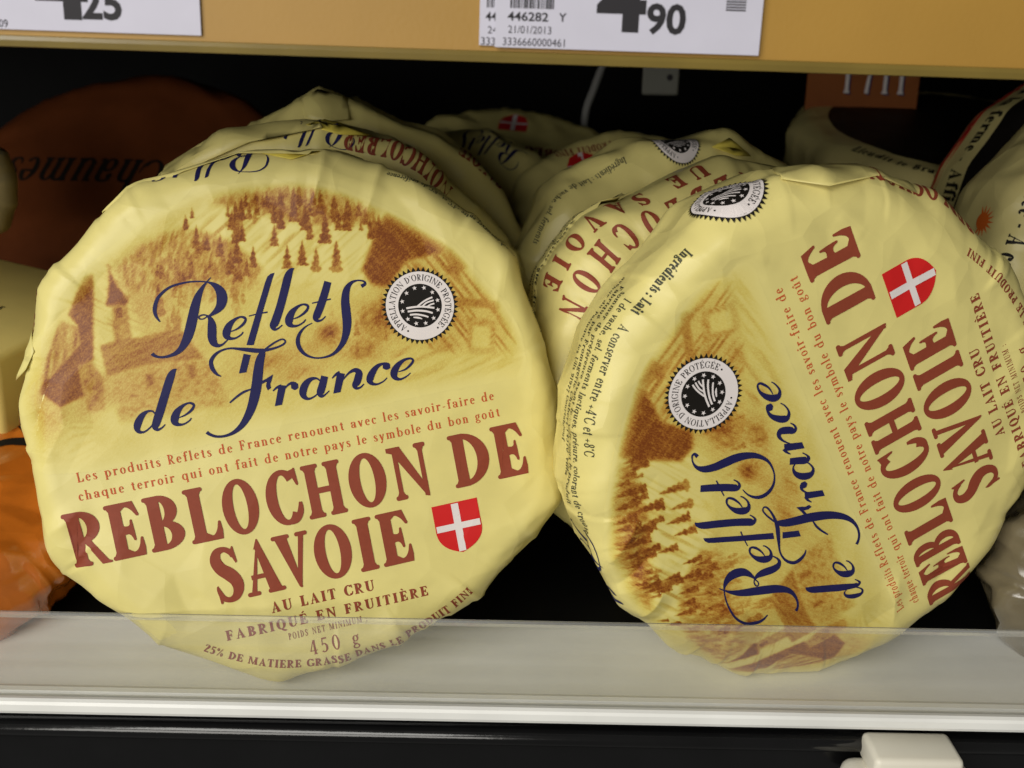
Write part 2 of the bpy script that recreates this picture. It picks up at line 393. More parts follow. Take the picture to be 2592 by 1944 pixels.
def low(ch, w, t, s):
    """serif lower-case letter, cap height 1, x-height .64"""
    h = .64; o = .05; q = []
    st = lambda x, y0, y1, lo=(1, 1), hi=(1, 0): stem(x, w, y0, y1, s, lo, hi, o)
    arch = lambda x0, x1: ring((x0+x1)/2+w*.5, h-.2, (x1-x0)/2+w*.5, .2, 0, 170, w, t, 9)
    if ch == 'o': return ring(.24, h/2, .24, h/2+.012, 0, 360, w, t, 22), .48
    if ch == 'c': return ring(.22, h/2, .22, h/2+.012, 50, 315, w, t, 16)+blob(.34, h*.8, w*.55), .40
    if ch == 'e': return ring(.22, h/2, .22, h/2+.012, 8, 318, w, t, 18)+rect(.05, .42, h*.52, h*.52+t), .43
    if ch == 'a':
        return ring(.19, .18, .19, .19, 0, 360, w*.9, t, 14)+rect(.29, .29+w, .05, h-.13)+ring(.20, h-.17, .19+w*.5-.02, .18, 0, 150, w, t, 9)+blob(.08, h-.17, w*.55)+ribbon([(.29+w*.5, .08, w), (.35+w*.5, .02, t), (.42+w*.4, .06, t*.7)], 3), .42+w*.4
    if ch in 'bd':
        if ch == 'b': return rect(o, o+w, 0, 1)+[[(0, .96), (o+w, 1.03), (o+w, .9), (0, .92)]]+ring(o+.23, h/2, .25, h/2+.012, 0, 360, w, t, 20), .54
        return rect(.37, .37+w, .0, 1)+[[(.31, .96), (.37+w, 1.03), (.37+w, .9), (.31, .92)]]+ring(.25, h/2, .25, h/2+.012, 0, 360, w, t, 20)+slab(.4, .37+w+o, 0, s, 1), .5+w*.6
    if ch in 'pq':
        if ch == 'p': return st(o, -.28, h)+ring(o+.23, h/2, .25, h/2+.012, 0, 360, w, t, 20), .54
        return rect(.37, .37+w, -.28, h)+slab(.33, .37+w+o, -.28, s, 1)+ring(.25, h/2, .25, h/2+.012, 0, 360, w, t, 20), .5+w*.4
    if ch == 'g': return ring(.22, .43, .20, .22, 0, 360, w*.9, t, 16)+ring(.22, -.11, .23, .17, 0, 360, w*.7, t*1.1, 16)+ribbon([(.12, .26, t), (.06, .17, w*.6), (.14, .09, w*.8), (.3, .05, w*.7)], 4)+ribbon([(.34, .58, t), (.44, .66, t*1.4)], 2), .46
    if ch in 'nhmur':
        if ch == 'u': return stem(o, w, .18, h, s, (0, 0), (1, 0), o)+stem(.34, w, 0, h, s, (0, 1), (1, 0), o)+ring(.19+w*.5, .2, .15+w*.5, .21, 180, 350, w, t, 9), .44+w
        q = st(o, 0, 1 if ch == 'h' else h)
        if ch == 'r': return q+ribbon([(o+w*.8, h-.2, t), (o+w+.06, h-.05, t*1.3), (.28+w*.4, h-.04, w*.8)], 4)+blob(.27+w*.5, h-.08, w*.6), .36+w*.3
        q += arch(o, .33)+stem(.33, w, 0, h-.2, s, (1, 1), (0, 0), o); W = .42+w
        if ch == 'm': q += arch(.33, .61)+stem(.61, w, 0, h-.2, s, (1, 1), (0, 0), o); W = .70+w
        return q, W
    if ch in 'il':
        q = st(o, 0, 1 if ch == 'l' else h)
        if ch == 'i': q += blob(o+w/2, h+.2, w*.62)
        return q, 2*o+w
    if ch == 't': return rect(.09, .09+w, .1, h+.17)+rect(.0, .28, h-t*1.2, h)+ribbon([(.09+w*.5, .14, w), (.13+w*.5, .03, w*.8), (.26, .02, t), (.31, .07, t*.6)], 4), .33
    if ch == 'f': return st(.09, 0, .8, (1, 1), (0, 0))+ring(.25, .8, .16, .21, 60, 180, w, t, 8)+blob(.34, .93, w*.6)+rect(.0, .3, h-t*1.2, h), .34
    if ch == 's': return ribbon([(.31, h*.74, t*.6), (.27, h*.92, t), (.18, h*.97, t), (.09, h*.86, w*.8), (.10, h*.68, w), (.2, h*.5, w*1.1), (.29, h*.33, w), (.28, h*.12, w*.8), (.17, h*.03, t), (.07, h*.1, t), (.04, h*.28, t*.6)], 4), .36
    if ch == 'v': return diag(.08, h, .24, 0, w*1.1)+diag(.40, h, .24, 0, t*1.2)+slab(0, .17, h, s, -1)+slab(.32, .47, h, s, -1), .47
    if ch == 'y': return diag(.08, h, .24, 0, w*1.1)+diag(.40, h, .17, -.22, t*1.3)+slab(0, .17, h, s, -1)+slab(.32, .47, h, s, -1)+blob(.14, -.22, w*.6), .47
    if ch == 'x': return diag(.08, h, .38, 0, w*1.1)+diag(.38, h, .08, 0, t*1.3), .46
    return rect(0, .02, 0, .02), .3

def sym(ch, w, t, s):
    if ch == ' ': return [], .30
    if ch == ':': return blob(.08, .08, w*.6)+blob(.08, .5, w*.6), .18
    if ch == '.': return blob(.08, .07, w*.6), .16
    if ch == ',': return blob(.08, .07, w*.6)+diag(.09, .05, .05, -.12, t), .17
    if ch == '-': return rect(.03, .25, .26, .26+t*1.4), .28
    if ch == '+': return rect(0, .4, .33-t/2, .33+t/2)+rect(.2-t/2, .2+t/2, .13, .53), .45
    if ch == '°': return ring(.1, .85, .1, .11, 0, 360, t, t, 12), .22
    if ch == "'": return diag(.05, .78, .08, 1, t*1.3), .13
    if ch == '%': return ring(.12, .78, .12, .22, 0, 360, t*1.1, t, 12)+ring(.5, .22, .12, .22, 0, 360, t*1.1, t, 12)+diag(.12, 0, .5, 1, t), .64
    if ch == '•': return blob(.1, .5, .11), .2
    return [], .3

def digit(ch, w, t, s):
    if ch == '0': return ring(.25, .5, .25, .51, 0, 360, w, t, 24), .5
    if ch == '1': return stem(.12, w, 0, 1, s, (1, 1), (0, 0), .06)+[[(.03, .86), (.12+w, 1.0), (.12+w, .88), (.03, .82)]], .3+w*.3
    if ch == '2': return ribbon([(.06, .75, w*.7), (.12, .93, t*1.2), (.25, .96, t*1.2), (.37, .85, w), (.34, .62, w), (.18, .32, w*.7), (.06, .08, t)], 5)+rect(.04, .43, 0, t*1.8), .47
    if ch == '3': return ring(.2, .74, .2, .26, -80, 150, w, t, 12)+ring(.2, .25, .23, .26, -150, 80, w, t, 14), .46
    if ch == '4': return stem(.28, w, 0, 1, s, (1, 1), (0, 0), .06)+diag(.04, .25, .32, 1, t)+rect(.02, .46+w*.3, .24, .24+t), .5
    if ch == '5': return rect(.1, .42, 1-t*1.8, 1)+diag(.09, .5, .13, 1, t)+ring(.19, .31, .25, .32, -140, 130, w, t, 16), .47
    if ch == '6': return ring(.24, .31, .24, .32, 0, 360, w, t, 20)+ribbon([(.05, .32, w), (.1, .65, w), (.25, .9, t*1.2), (.4, 1, t*.7)], 5), .49
    if ch == '7': return rect(.03, .44, 1-t*1.8, 1)+ribbon([(.42, .98, t), (.28, .55, w*.8), (.2, 0, w)], 4), .46
    if ch == '8': return ring(.24, .75, .19, .26, 0, 360, w*.9, t, 18)+ring(.24, .26, .23, .27, 0, 360, w, t, 18), .48
    if ch == '9': return ring(.24, .69, .24, .32, 0, 360, w, t, 20)+ribbon([(.43, .68, w), (.38, .35, w), (.23, .1, t*1.2), (.08, 0, t*.7)], 5), .49
ACC = {'É': ('E', 'a'), 'È': ('E', 'g'), 'é': ('e', 'a'), 'è': ('e', 'g'), 'û': ('u', 'c'), 'à': ('a', 'g'), 'À': ('A', 'g'), 'î': ('i', 'c')}
def in_poly(X, Y, P):
    P = np.asarray(P, float); c = np.zeros(X.shape, bool); n = len(P)
    for i in range(n):
        x0, y0 = P[i]; x1, y1 = P[(i+1) % n]
        if y0 == y1: continue
        c ^= ((y0 > Y) != (y1 > Y)) & (X < (x1-x0)*(Y-y0)/(y1-y0)+x0)
    return c
GC = {}
def tri_polys(polys, grid=None):
    """overlapping polygons -> one clean triangulation (union); grid adds inner points so that it can bend"""
    V = []; Fc = []
    def put(p):   # every input face counter-clockwise, without repeated points
        p = [q for i, q in enumerate(p) if math.hypot(q[0]-p[i-1][0], q[1]-p[i-1][1]) > 1e-5]
        if len(p) < 3: return
        a = sum(p[i-1][0]*p[i][1]-p[i][0]*p[i-1][1] for i in range(len(p)))
        if abs(a) < 1e-9: return
        if a < 0: p = p[::-1]
        k = len(V); V.extend(Vector((float(x), float(y))) for x, y in p); Fc.append(list(range(k, k+len(p))))
    for p in polys:
        if len(p) == 4: put([p[0], p[1], p[2]]); put([p[0], p[2], p[3]])
        else: put(list(p))
    if not V: return np.zeros((0, 2)), np.zeros((0, 3), int)
    A = np.array([(v.x, v.y) for v in V])
    if grid:
        lo = A.min(0); hi = A.max(0)
        for y in np.arange(lo[1]+grid*.3717, hi[1], grid):
            for x in np.arange(lo[0]+grid*.4391, hi[0], grid): V.append(Vector((x, y)))
    vs, es, fs, ov, oe, of = delaunay_2d_cdt(V, [], Fc, 0, 1e-6, False)
    P = np.array([(v.x, v.y) for v in vs]); T = np.array([f for f in fs if len(f) == 3], int).reshape(-1, 3)
    C = P[T].mean(1); keep = np.zeros(len(T), bool)
    for f in Fc:
        Q = A[f]; lo = Q.min(0); hi = Q.max(0)
        k = np.where(~keep & (C[:, 0] >= lo[0]) & (C[:, 0] <= hi[0]) & (C[:, 1] >= lo[1]) & (C[:, 1] <= hi[1]))[0]
        if len(k): keep[k] = in_poly(C[k, 0], C[k, 1], Q)
    T = T[keep]
    a = P[T[:, 1]]-P[T[:, 0]]; b = P[T[:, 2]]-P[T[:, 0]]; cr = a[:, 0]*b[:, 1]-a[:, 1]*b[:, 0]
    T[cr < 0] = T[cr < 0][:, ::-1]; T = T[np.abs(cr) > 1e-9]
    u = np.unique(T); m = -np.ones(len(P), int); m[u] = np.arange(len(u))
    return P[u], m[T]

def glyph(ch, w, t, s, grid):
    key = (ch, w, t, s, grid)
    if key not in GC:
        b, acc = ACC.get(ch, (ch, None))
        if b.isdigit(): q, W = digit(b, w, t, s)
        elif b.isalpha() and b.isupper(): q, W = cap(b, w, t, s)
        elif b.isalpha(): q, W = low(b, w, t, s)
        else: q, W = sym(b, w, t, s)
        if acc:
            top = 1.08 if b.isupper() else (.72); c = W/2; q = list(q)
            if acc in 'ac': q += ribbon([(c-(.1 if acc == 'c' else .03), top, t*.9), (c+(0 if acc == 'c' else .11), top+.17, t*1.5)], 1)
            if acc in 'gc': q += ribbon([(c+(.1 if acc == 'c' else .03), top, t*.9), (c-(0 if acc == 'c' else .11), top+.17, t*1.5)], 1)
        GC[key] = tri_polys(q, grid)+(W,)
    return GC[key]

REG = (.135, .06, .055); BOLD = (.20, .085, .075); TITLE = (.20, .10, .08); TINY = (.135, .07, .065)
def text_tris(txt, size, font, track=.06, cond=1.0, grid=None, slant=0.0):
    """line of lettering starting at 0,0 -> 2D verts (mm), triangles, width"""
    x = 0; Vs = []; Ts = []; k = 0
    for ch in txt:
        P, T, W = glyph(ch, *font, grid)
        if len(P):
            Q = P.copy(); Q[:, 0] = (Q[:, 0]+Q[:, 1]*slant)*cond+x; Vs.append(Q*size); Ts.append(T+k); k += len(P)
        x += (W+track)*cond
    if not Vs: return np.zeros((0, 2)), np.zeros((0, 3), int), 0
    return np.vstack(Vs), np.vstack(Ts), (x-track*cond)*size

def fit_line(txt, size, font, x0, x1, y, grid=None, cond=None, slant=0.0, track0=.06):
    """lettering between x0 and x1 on baseline y: tracking is chosen so that it fills the width"""
    c = cond or 1.0
    w0 = text_tris(txt, size, font, 0.0, c)[2]; n = max(len(txt)-1, 1)
    tr = ((x1-x0)-w0)/(n*size*c)
    P, T, W = text_tris(txt, size, font, tr, c, grid, slant)
    P = P.copy(); P[:, 0] += x0; P[:, 1] += y
    return P, T
def join2(parts):
    V = []; T = []; k = 0
    for P, t in parts:
        if len(P) == 0: continue
        V.append(P); T.append(t+k); k += len(P)
    return np.vstack(V), np.vstack(T)
# ------------------------------------------------------------------ the printed label, in mm on the face of the cheese
LOGO = [[[-29.29,31.29,0.33],[-29.98,33.06,0.78],[-29.83,34.94,1.0],[-28.44,37.42,0.78],[-25.42,39.34,0.61],[-21.88,39.89,0.5],[-18.73,39.72,0.39],[-15.94,39.04,0.44],[-14.3,37.87,1.39],[-13.34,36.24,2.33],[-13.22,34.57,2.66],[-13.83,32.88,2.33],[-15.0,31.71,1.61],[-16.5,30.88,0.83],[-17.82,30.29,0.39]],[[-17.48,30.65,0.33],[-18.46,31.1,0.39],[-19.55,30.97,0.39],[-19.73,30.36,0.39],[-18.79,30.11,0.33],[-17.56,30.66,0.33]],[[-17.55,30.74,0.39],[-17.08,29.61,1.33],[-17.03,28.22,2.05],[-17.3,26.61,2.22],[-17.59,25.14,2.16],[-17.45,23.73,1.83],[-16.64,22.83,1.0],[-15.47,22.86,0.55],[-14.5,23.45,0.39],[-13.97,23.77,0.28]],[[-14.93,40.07,0.22],[-16.2,39.08,0.39],[-17.52,37.81,0.94],[-18.89,35.99,1.72],[-20.07,33.73,2.22],[-21.16,31.18,2.44],[-22.39,28.37,2.5],[-23.66,25.99,2.22],[-25.36,23.91,1.61],[-27.17,22.79,1.05],[-29.37,22.38,0.67],[-31.17,22.59,0.61],[-32.31,23.21,0.78],[-32.72,23.81,0.94]],[[-13.11,25.69,0.22],[-11.28,26.05,0.44],[-9.48,26.97,0.67],[-8.61,27.97,0.61],[-8.83,28.63,0.67],[-9.85,28.95,0.5],[-11.34,28.47,0.83],[-12.87,27.31,1.61],[-13.81,25.82,2.0],[-13.92,24.73,1.72],[-13.25,24.03,0.89],[-11.93,23.89,0.5],[-10.47,24.45,0.39],[-9.78,25.08,0.33]],[[2.82,26.03,0.22],[4.67,26.39,0.44],[6.51,27.32,0.67],[7.4,28.33,0.61],[7.17,28.99,0.67],[6.13,29.32,0.5],[4.6,28.84,0.83],[3.05,27.66,1.61],[2.1,26.16,2.0],[1.99,25.06,1.72],[2.68,24.34,0.89],[4.03,24.21,0.5],[5.52,24.78,0.39],[6.22,25.41,0.33]],[[-29.87,6.63,0.22],[-28.07,6.97,0.44],[-26.29,7.86,0.67],[-25.42,8.86,0.61],[-25.64,9.51,0.67],[-26.64,9.85,0.5],[-28.11,9.39,0.83],[-29.62,8.25,1.61],[-30.56,6.77,2.0],[-30.67,5.68,1.72],[-30.02,4.97,0.89],[-28.72,4.82,0.5],[-27.27,5.36,0.39],[-26.59,5.98,0.33]],[[-7.63,28.8,0.28],[-5.16,28.96,0.33],[-2.85,28.96,0.39]],[[5.87,38.82,0.17],[4.96,38.37,1.22],[3.92,36.94,1.94],[2.38,33.59,2.05],[0.4,29.48,2.05],[-1.3,26.44,2.11],[-2.11,25.2,1.83],[-1.92,24.27,0.78],[-0.95,24.42,0.44],[0.16,25.06,0.28]],[[13.62,33.95,1.83],[12.18,31.01,1.94],[10.48,27.94,2.0],[9.12,25.8,1.89],[8.85,25.01,1.44],[9.32,24.44,0.72],[10.32,24.6,0.44],[11.35,25.31,0.28]],[[8.59,29.21,0.28],[10.97,29.32,0.39],[13.49,29.43,0.39]],[[21.82,31.32,0.94],[22.82,31.71,0.78],[22.69,32.47,0.5],[21.15,32.96,0.44],[19.4,32.6,0.89],[17.93,31.05,1.72],[17.06,28.45,2.11],[16.75,25.69,2.33],[16.41,22.64,2.28],[15.61,19.96,1.89],[14.19,17.53,1.39],[11.91,15.61,0.83],[9.56,14.95,0.55],[6.82,15.16,0.44],[4.56,16.38,0.72],[3.34,18.3,1.05],[3.18,20.3,1.05],[4.03,22.1,0.78],[5.68,23.48,0.44],[7.67,24.19,0.22]],[[-27.69,18.89,0.17],[-28.52,18.44,1.22],[-29.6,17.05,1.94],[-31.6,13.29,2.05],[-33.55,9.53,2.11],[-35.03,6.78,2.0],[-35.62,5.52,1.66],[-35.24,4.69,0.78],[-34.13,4.94,0.44],[-33.17,5.63,0.28]],[[-34.96,8.43,0.28],[-35.53,9.51,0.44],[-36.81,9.68,0.67],[-38.3,8.82,1.44],[-39.53,7.27,1.83],[-40.0,5.99,1.55],[-39.67,5.01,0.89],[-38.46,4.79,0.5],[-36.84,5.62,0.39],[-35.46,6.87,0.28]],[[-17.32,14.96,0.22],[-18.31,15.76,0.67],[-19.06,17.38,1.05],[-19.03,19.17,1.0],[-17.8,20.61,0.78],[-15.97,21.43,0.55],[-13.79,21.57,0.5],[-11.74,21.05,0.72],[-9.18,20.29,1.11],[-6.86,19.66,1.11],[-4.44,19.48,0.72],[-2.22,19.68,0.55],[-0.54,20.15,0.5],[0.09,20.82,0.44],[-0.5,21.46,0.44],[-1.91,21.24,0.44],[-3.69,20.52,0.5],[-5.51,19.62,0.44]],[[-5.48,19.73,0.39],[-6.15,18.82,1.5],[-7.16,17.06,2.16],[-8.14,14.3,2.44],[-9.04,11.4,2.55],[-10.15,8.53,2.5],[-11.52,5.71,2.22],[-13.24,3.24,1.83],[-15.09,1.42,1.39],[-17.22,0.25,0.94],[-19.47,-0.16,0.67],[-21.56,0.15,0.67],[-23.01,1.01,0.78],[-23.62,1.69,0.89]],[[-16.56,7.94,0.39],[-14.66,9.08,0.55],[-12.58,9.99,0.61],[-10.33,10.39,0.33]],[[-5.45,8.82,0.28],[-4.36,9.5,0.61],[-3.08,9.73,0.94]],[[-2.85,8.36,0.28],[-1.61,9.53,0.5],[-0.42,9.95,0.72],[0.52,9.54,0.94]],[[-0.72,9.16,1.11],[0.17,9.04,2.05],[1.06,8.93,1.11]],[[6.93,8.92,0.33],[5.94,9.96,0.55],[4.26,9.89,1.17],[2.73,8.69,1.83],[1.91,7.06,1.89],[2.08,5.79,1.28],[3.13,5.1,0.61],[4.95,5.62,0.39],[6.14,6.69,0.28]],[[8.14,10.1,1.78],[7.16,7.96,1.94],[6.29,6.21,1.94],[6.34,5.29,1.17],[7.17,5.27,0.5],[8.57,6.16,0.28]],[[9.89,9.2,0.28],[11.05,9.99,0.67],[12.13,10.24,1.11]],[[12.25,7.97,0.28],[14.26,9.66,0.55],[16.04,10.17,1.11],[16.9,9.21,1.83],[16.15,7.36,1.94],[15.36,6.23,1.61],[15.63,5.43,0.78],[16.7,5.54,0.5],[17.67,6.21,0.28]],[[23.31,9.79,1.11],[24.28,9.66,2.0],[25.22,9.53,1.11]],[[24.98,10.04,0.67],[23.81,10.49,0.55],[21.94,10.05,1.11],[20.23,8.52,1.78],[19.37,6.97,1.83],[19.68,5.97,1.05],[20.92,5.47,0.55],[22.64,5.85,0.39],[23.87,6.64,0.28]],[[27.02,7.59,0.22],[29.02,7.92,0.5],[30.64,8.9,0.67],[31.37,9.74,0.61],[30.93,10.43,0.55],[29.33,10.44,0.72],[27.53,9.55,1.33],[26.23,8.23,1.83],[25.78,7.08,1.83],[26.1,6.1,1.17],[27.26,5.59,0.61],[29.01,6.05,0.39],[30.15,6.75,0.28]]]
LOGOP = [[[0.81,38.54],[-0.15,38.48],[-1.14,37.88],[-1.94,36.58],[-3.84,32.89],[-6.47,27.81],[-9.65,21.63],[-7.89,21.3],[-6.19,24.69],[-3.79,29.68],[-1.37,34.39],[-0.02,37.07]],[[-10.75,19.61],[-9.09,18.96],[-11.03,14.8],[-12.88,14.88]],[[-8.14,11.78],[-6.41,12.29],[-4.56,13.06],[-5.14,11.76],[-5.73,10.75],[-5.77,9.69],[-6.68,9.25],[-6.9,10.36],[-6.48,11.52],[-7.73,11.14]],[[-3.7,10.08],[-1.87,9.58],[-3.89,4.9],[-5.73,4.9]],[[11.46,10.4],[13.35,9.75],[11.3,5.23],[9.43,5.25]]]
PIC = {"edge":[[-65.3,18.9],[-58.2,32.5],[-47.2,44.2],[-39.3,49.3],[-25.3,56.7],[-11.6,61.1],[-1.8,61.8],[11.0,60.4],[20.3,56.9],[29.4,51.4],[38.3,44.5],[47.3,36.9],[52.7,28.3],[58.1,19.0],[60.8,10.4],[60.2,-0.1]],"edgeb":[[53.9,0.6],[16.3,0.9],[-10.7,0.2],[-39.7,-2.0],[-52.9,-1.9],[-64.9,-0.1],[-65.9,10.0]],"roof":[[32.2,50.0],[39.7,44.7],[46.1,38.1],[45.1,36.5],[34.6,35.9],[28.7,30.1],[24.8,31.2],[22.9,35.6]],"wall":[[33.9,35.7],[50.1,36.7],[55.1,22.0],[59.9,9.9],[58.4,5.2],[38.8,10.3],[35.0,12.4]],"barn":[[-50.5,37.1],[-45.2,45.8],[-42.7,46.1],[-46.9,24.8],[-50.8,24.1],[-50.7,16.5],[-56.8,14.8],[-61.3,19.3],[-59.3,22.5],[-58.0,22.3],[-49.6,29.0],[-48.8,33.9]],"barnside":[[-52.8,36.0],[-48.9,33.5],[-49.6,29.3],[-58.3,22.3],[-60.4,22.0],[-56.0,30.5]],"spire":[[-38.7,48.3],[-38.3,43.2],[-36.1,38.8],[-35.9,37.3],[-41.2,37.5],[-39.2,43.3]],"tower":[[-39.8,37.8],[-36.4,37.4],[-36.7,26.2],[-41.2,27.6]],"louver":[[-39.0,36.6],[-37.6,36.5],[-37.8,34.0],[-39.3,34.1]],"nroof":[[-44.6,28.0],[-39.1,28.7],[-34.8,28.2],[-25.1,29.0],[-20.5,20.2],[-35.0,21.3],[-44.6,20.1]],"nwall":[[-43.0,18.8],[-35.0,20.9],[-19.9,19.7],[-17.6,11.6],[-15.9,7.2],[-44.0,8.1]],"win1":[[-35.4,19.0],[-33.4,19.1],[-33.7,16.0],[-35.5,16.0]],"win2":[[-24.8,19.3],[-23.1,19.3],[-23.4,16.0],[-25.2,16.0]],"hill":[[-37.3,47.0],[-34.5,48.5],[-24.8,52.7],[-19.6,53.5],[-14.2,51.6],[-8.9,48.7],[-4.7,44.0],[-1.6,39.5],[-6.3,35.6],[-13.5,35.6],[-22.4,39.2],[-31.4,38.8],[-36.5,41.6]],"forest":[[-12.1,58.5],[-2.6,61.3],[7.7,60.3],[20.3,56.6],[31.2,50.1],[26.5,46.9],[17.3,48.4],[12.2,49.2],[3.6,52.6],[-4.3,55.9]],"wing1":[[45.4,37.2],[50.9,37.3],[51.9,31.6],[47.6,30.9]],"cot":[[-50.7,23.8],[-47.4,24.2],[-45.5,19.9],[-46.7,12.4],[-50.5,12.1]],"door":[[47.6,19.8],[54.7,19.9],[55.2,11.4],[48.1,11.4]],"steps":[[-57.3,10.9],[-50.2,10.2],[-50.8,-1.0],[-58.0,-1.0]]}
TREES = [[-2.3,60.1,-3.0,56.4],[0.4,60.2,-0.3,56.8],[3.1,60.1,2.2,55.3],[6.6,60.1,5.7,55.5],[9.4,57.4,8.1,50.7],[5.6,55.0,4.5,49.4],[3.2,51.0,2.1,45.4],[12.0,55.3,10.6,48.1],[12.2,50.6,11.2,45.5],[16.4,51.6,14.9,44.0],[22.5,53.9,21.0,46.3],[16.3,57.7,15.1,51.5],[19.6,56.1,18.4,49.9],[9.3,45.8,8.0,39.4],[5.3,45.1,4.2,39.2],[12.4,43.3,11.2,37.1],[17.8,44.1,16.3,36.2],[-10.6,50.5,-11.7,45.0],[-6.6,49.3,-7.9,42.6],[-13.6,51.8,-14.5,47.1],[-15.9,53.6,-17.0,48.0],[-3.1,46.2,-4.2,40.9],[-17.9,56.9,-18.6,53.0],[-16.0,58.2,-16.5,55.6],[-5.3,43.3,-6.2,39.0],[-8.7,46.6,-10.0,40.3],[11.1,59.1,10.2,54.5],[14.5,58.5,13.7,54.0],[25.5,53.7,24.7,49.4],[23.0,55.2,22.2,51.2]]
OUTL = [[-177.4,68.7],[-171.5,69.5],[-167.2,70.1],[-163.5,71.0],[-159.2,70.1],[-154.5,69.6],[-149.0,69.5],[-145.1,68.5],[-133.5,67.9],[-121.3,68.5],[-112.6,69.9],[-105.5,70.7],[-101.7,69.7],[-87.2,66.5],[-68.8,68.4],[-56.2,67.5],[-45.6,69.8],[-39.0,71.4],[-27.7,72.5],[-18.9,70.3],[-5.6,69.2],[4.9,70.3],[13.2,70.3],[20.4,71.2],[27.3,72.5],[33.0,71.4],[39.0,69.9],[49.8,70.5],[58.9,70.0],[72.6,69.3],[81.6,67.7],[91.3,69.4],[101.2,70.6],[105.5,71.6],[112.3,72.2],[113.7,74.6],[119.4,72.6],[124.8,71.0],[134.9,70.3],[141.9,72.5],[156.5,70.9],[165.0,69.2],[170.6,68.8],[176.8,68.4]]

def blur(A, k):
    if k < 1: return A
    K = np.ones(2*k+1)/(2*k+1)
    for _ in range(2):
        A = np.apply_along_axis(lambda v: np.convolve(np.pad(v, k, 'edge'), K, 'valid'), 0, A)
        A = np.apply_along_axis(lambda v: np.convolve(np.pad(v, k, 'edge'), K, 'valid'), 1, A)
    return A
def vnoise(X, Y, sc, seed):
    """smooth value noise"""
    rs = np.random.RandomState(seed); T = rs.rand(256, 256)
    x = X/sc+500; y = Y/sc+500; i = np.floor(x).astype(int); j = np.floor(y).astype(int); u = x-i; v = y-j
    u = u*u*(3-2*u); v = v*v*(3-2*v); g = lambda a, b: T[a % 256, b % 256]
    return (g(i, j)*(1-u)+g(i+1, j)*u)*(1-v)+(g(i, j+1)*(1-u)+g(i+1, j+1)*u)*v

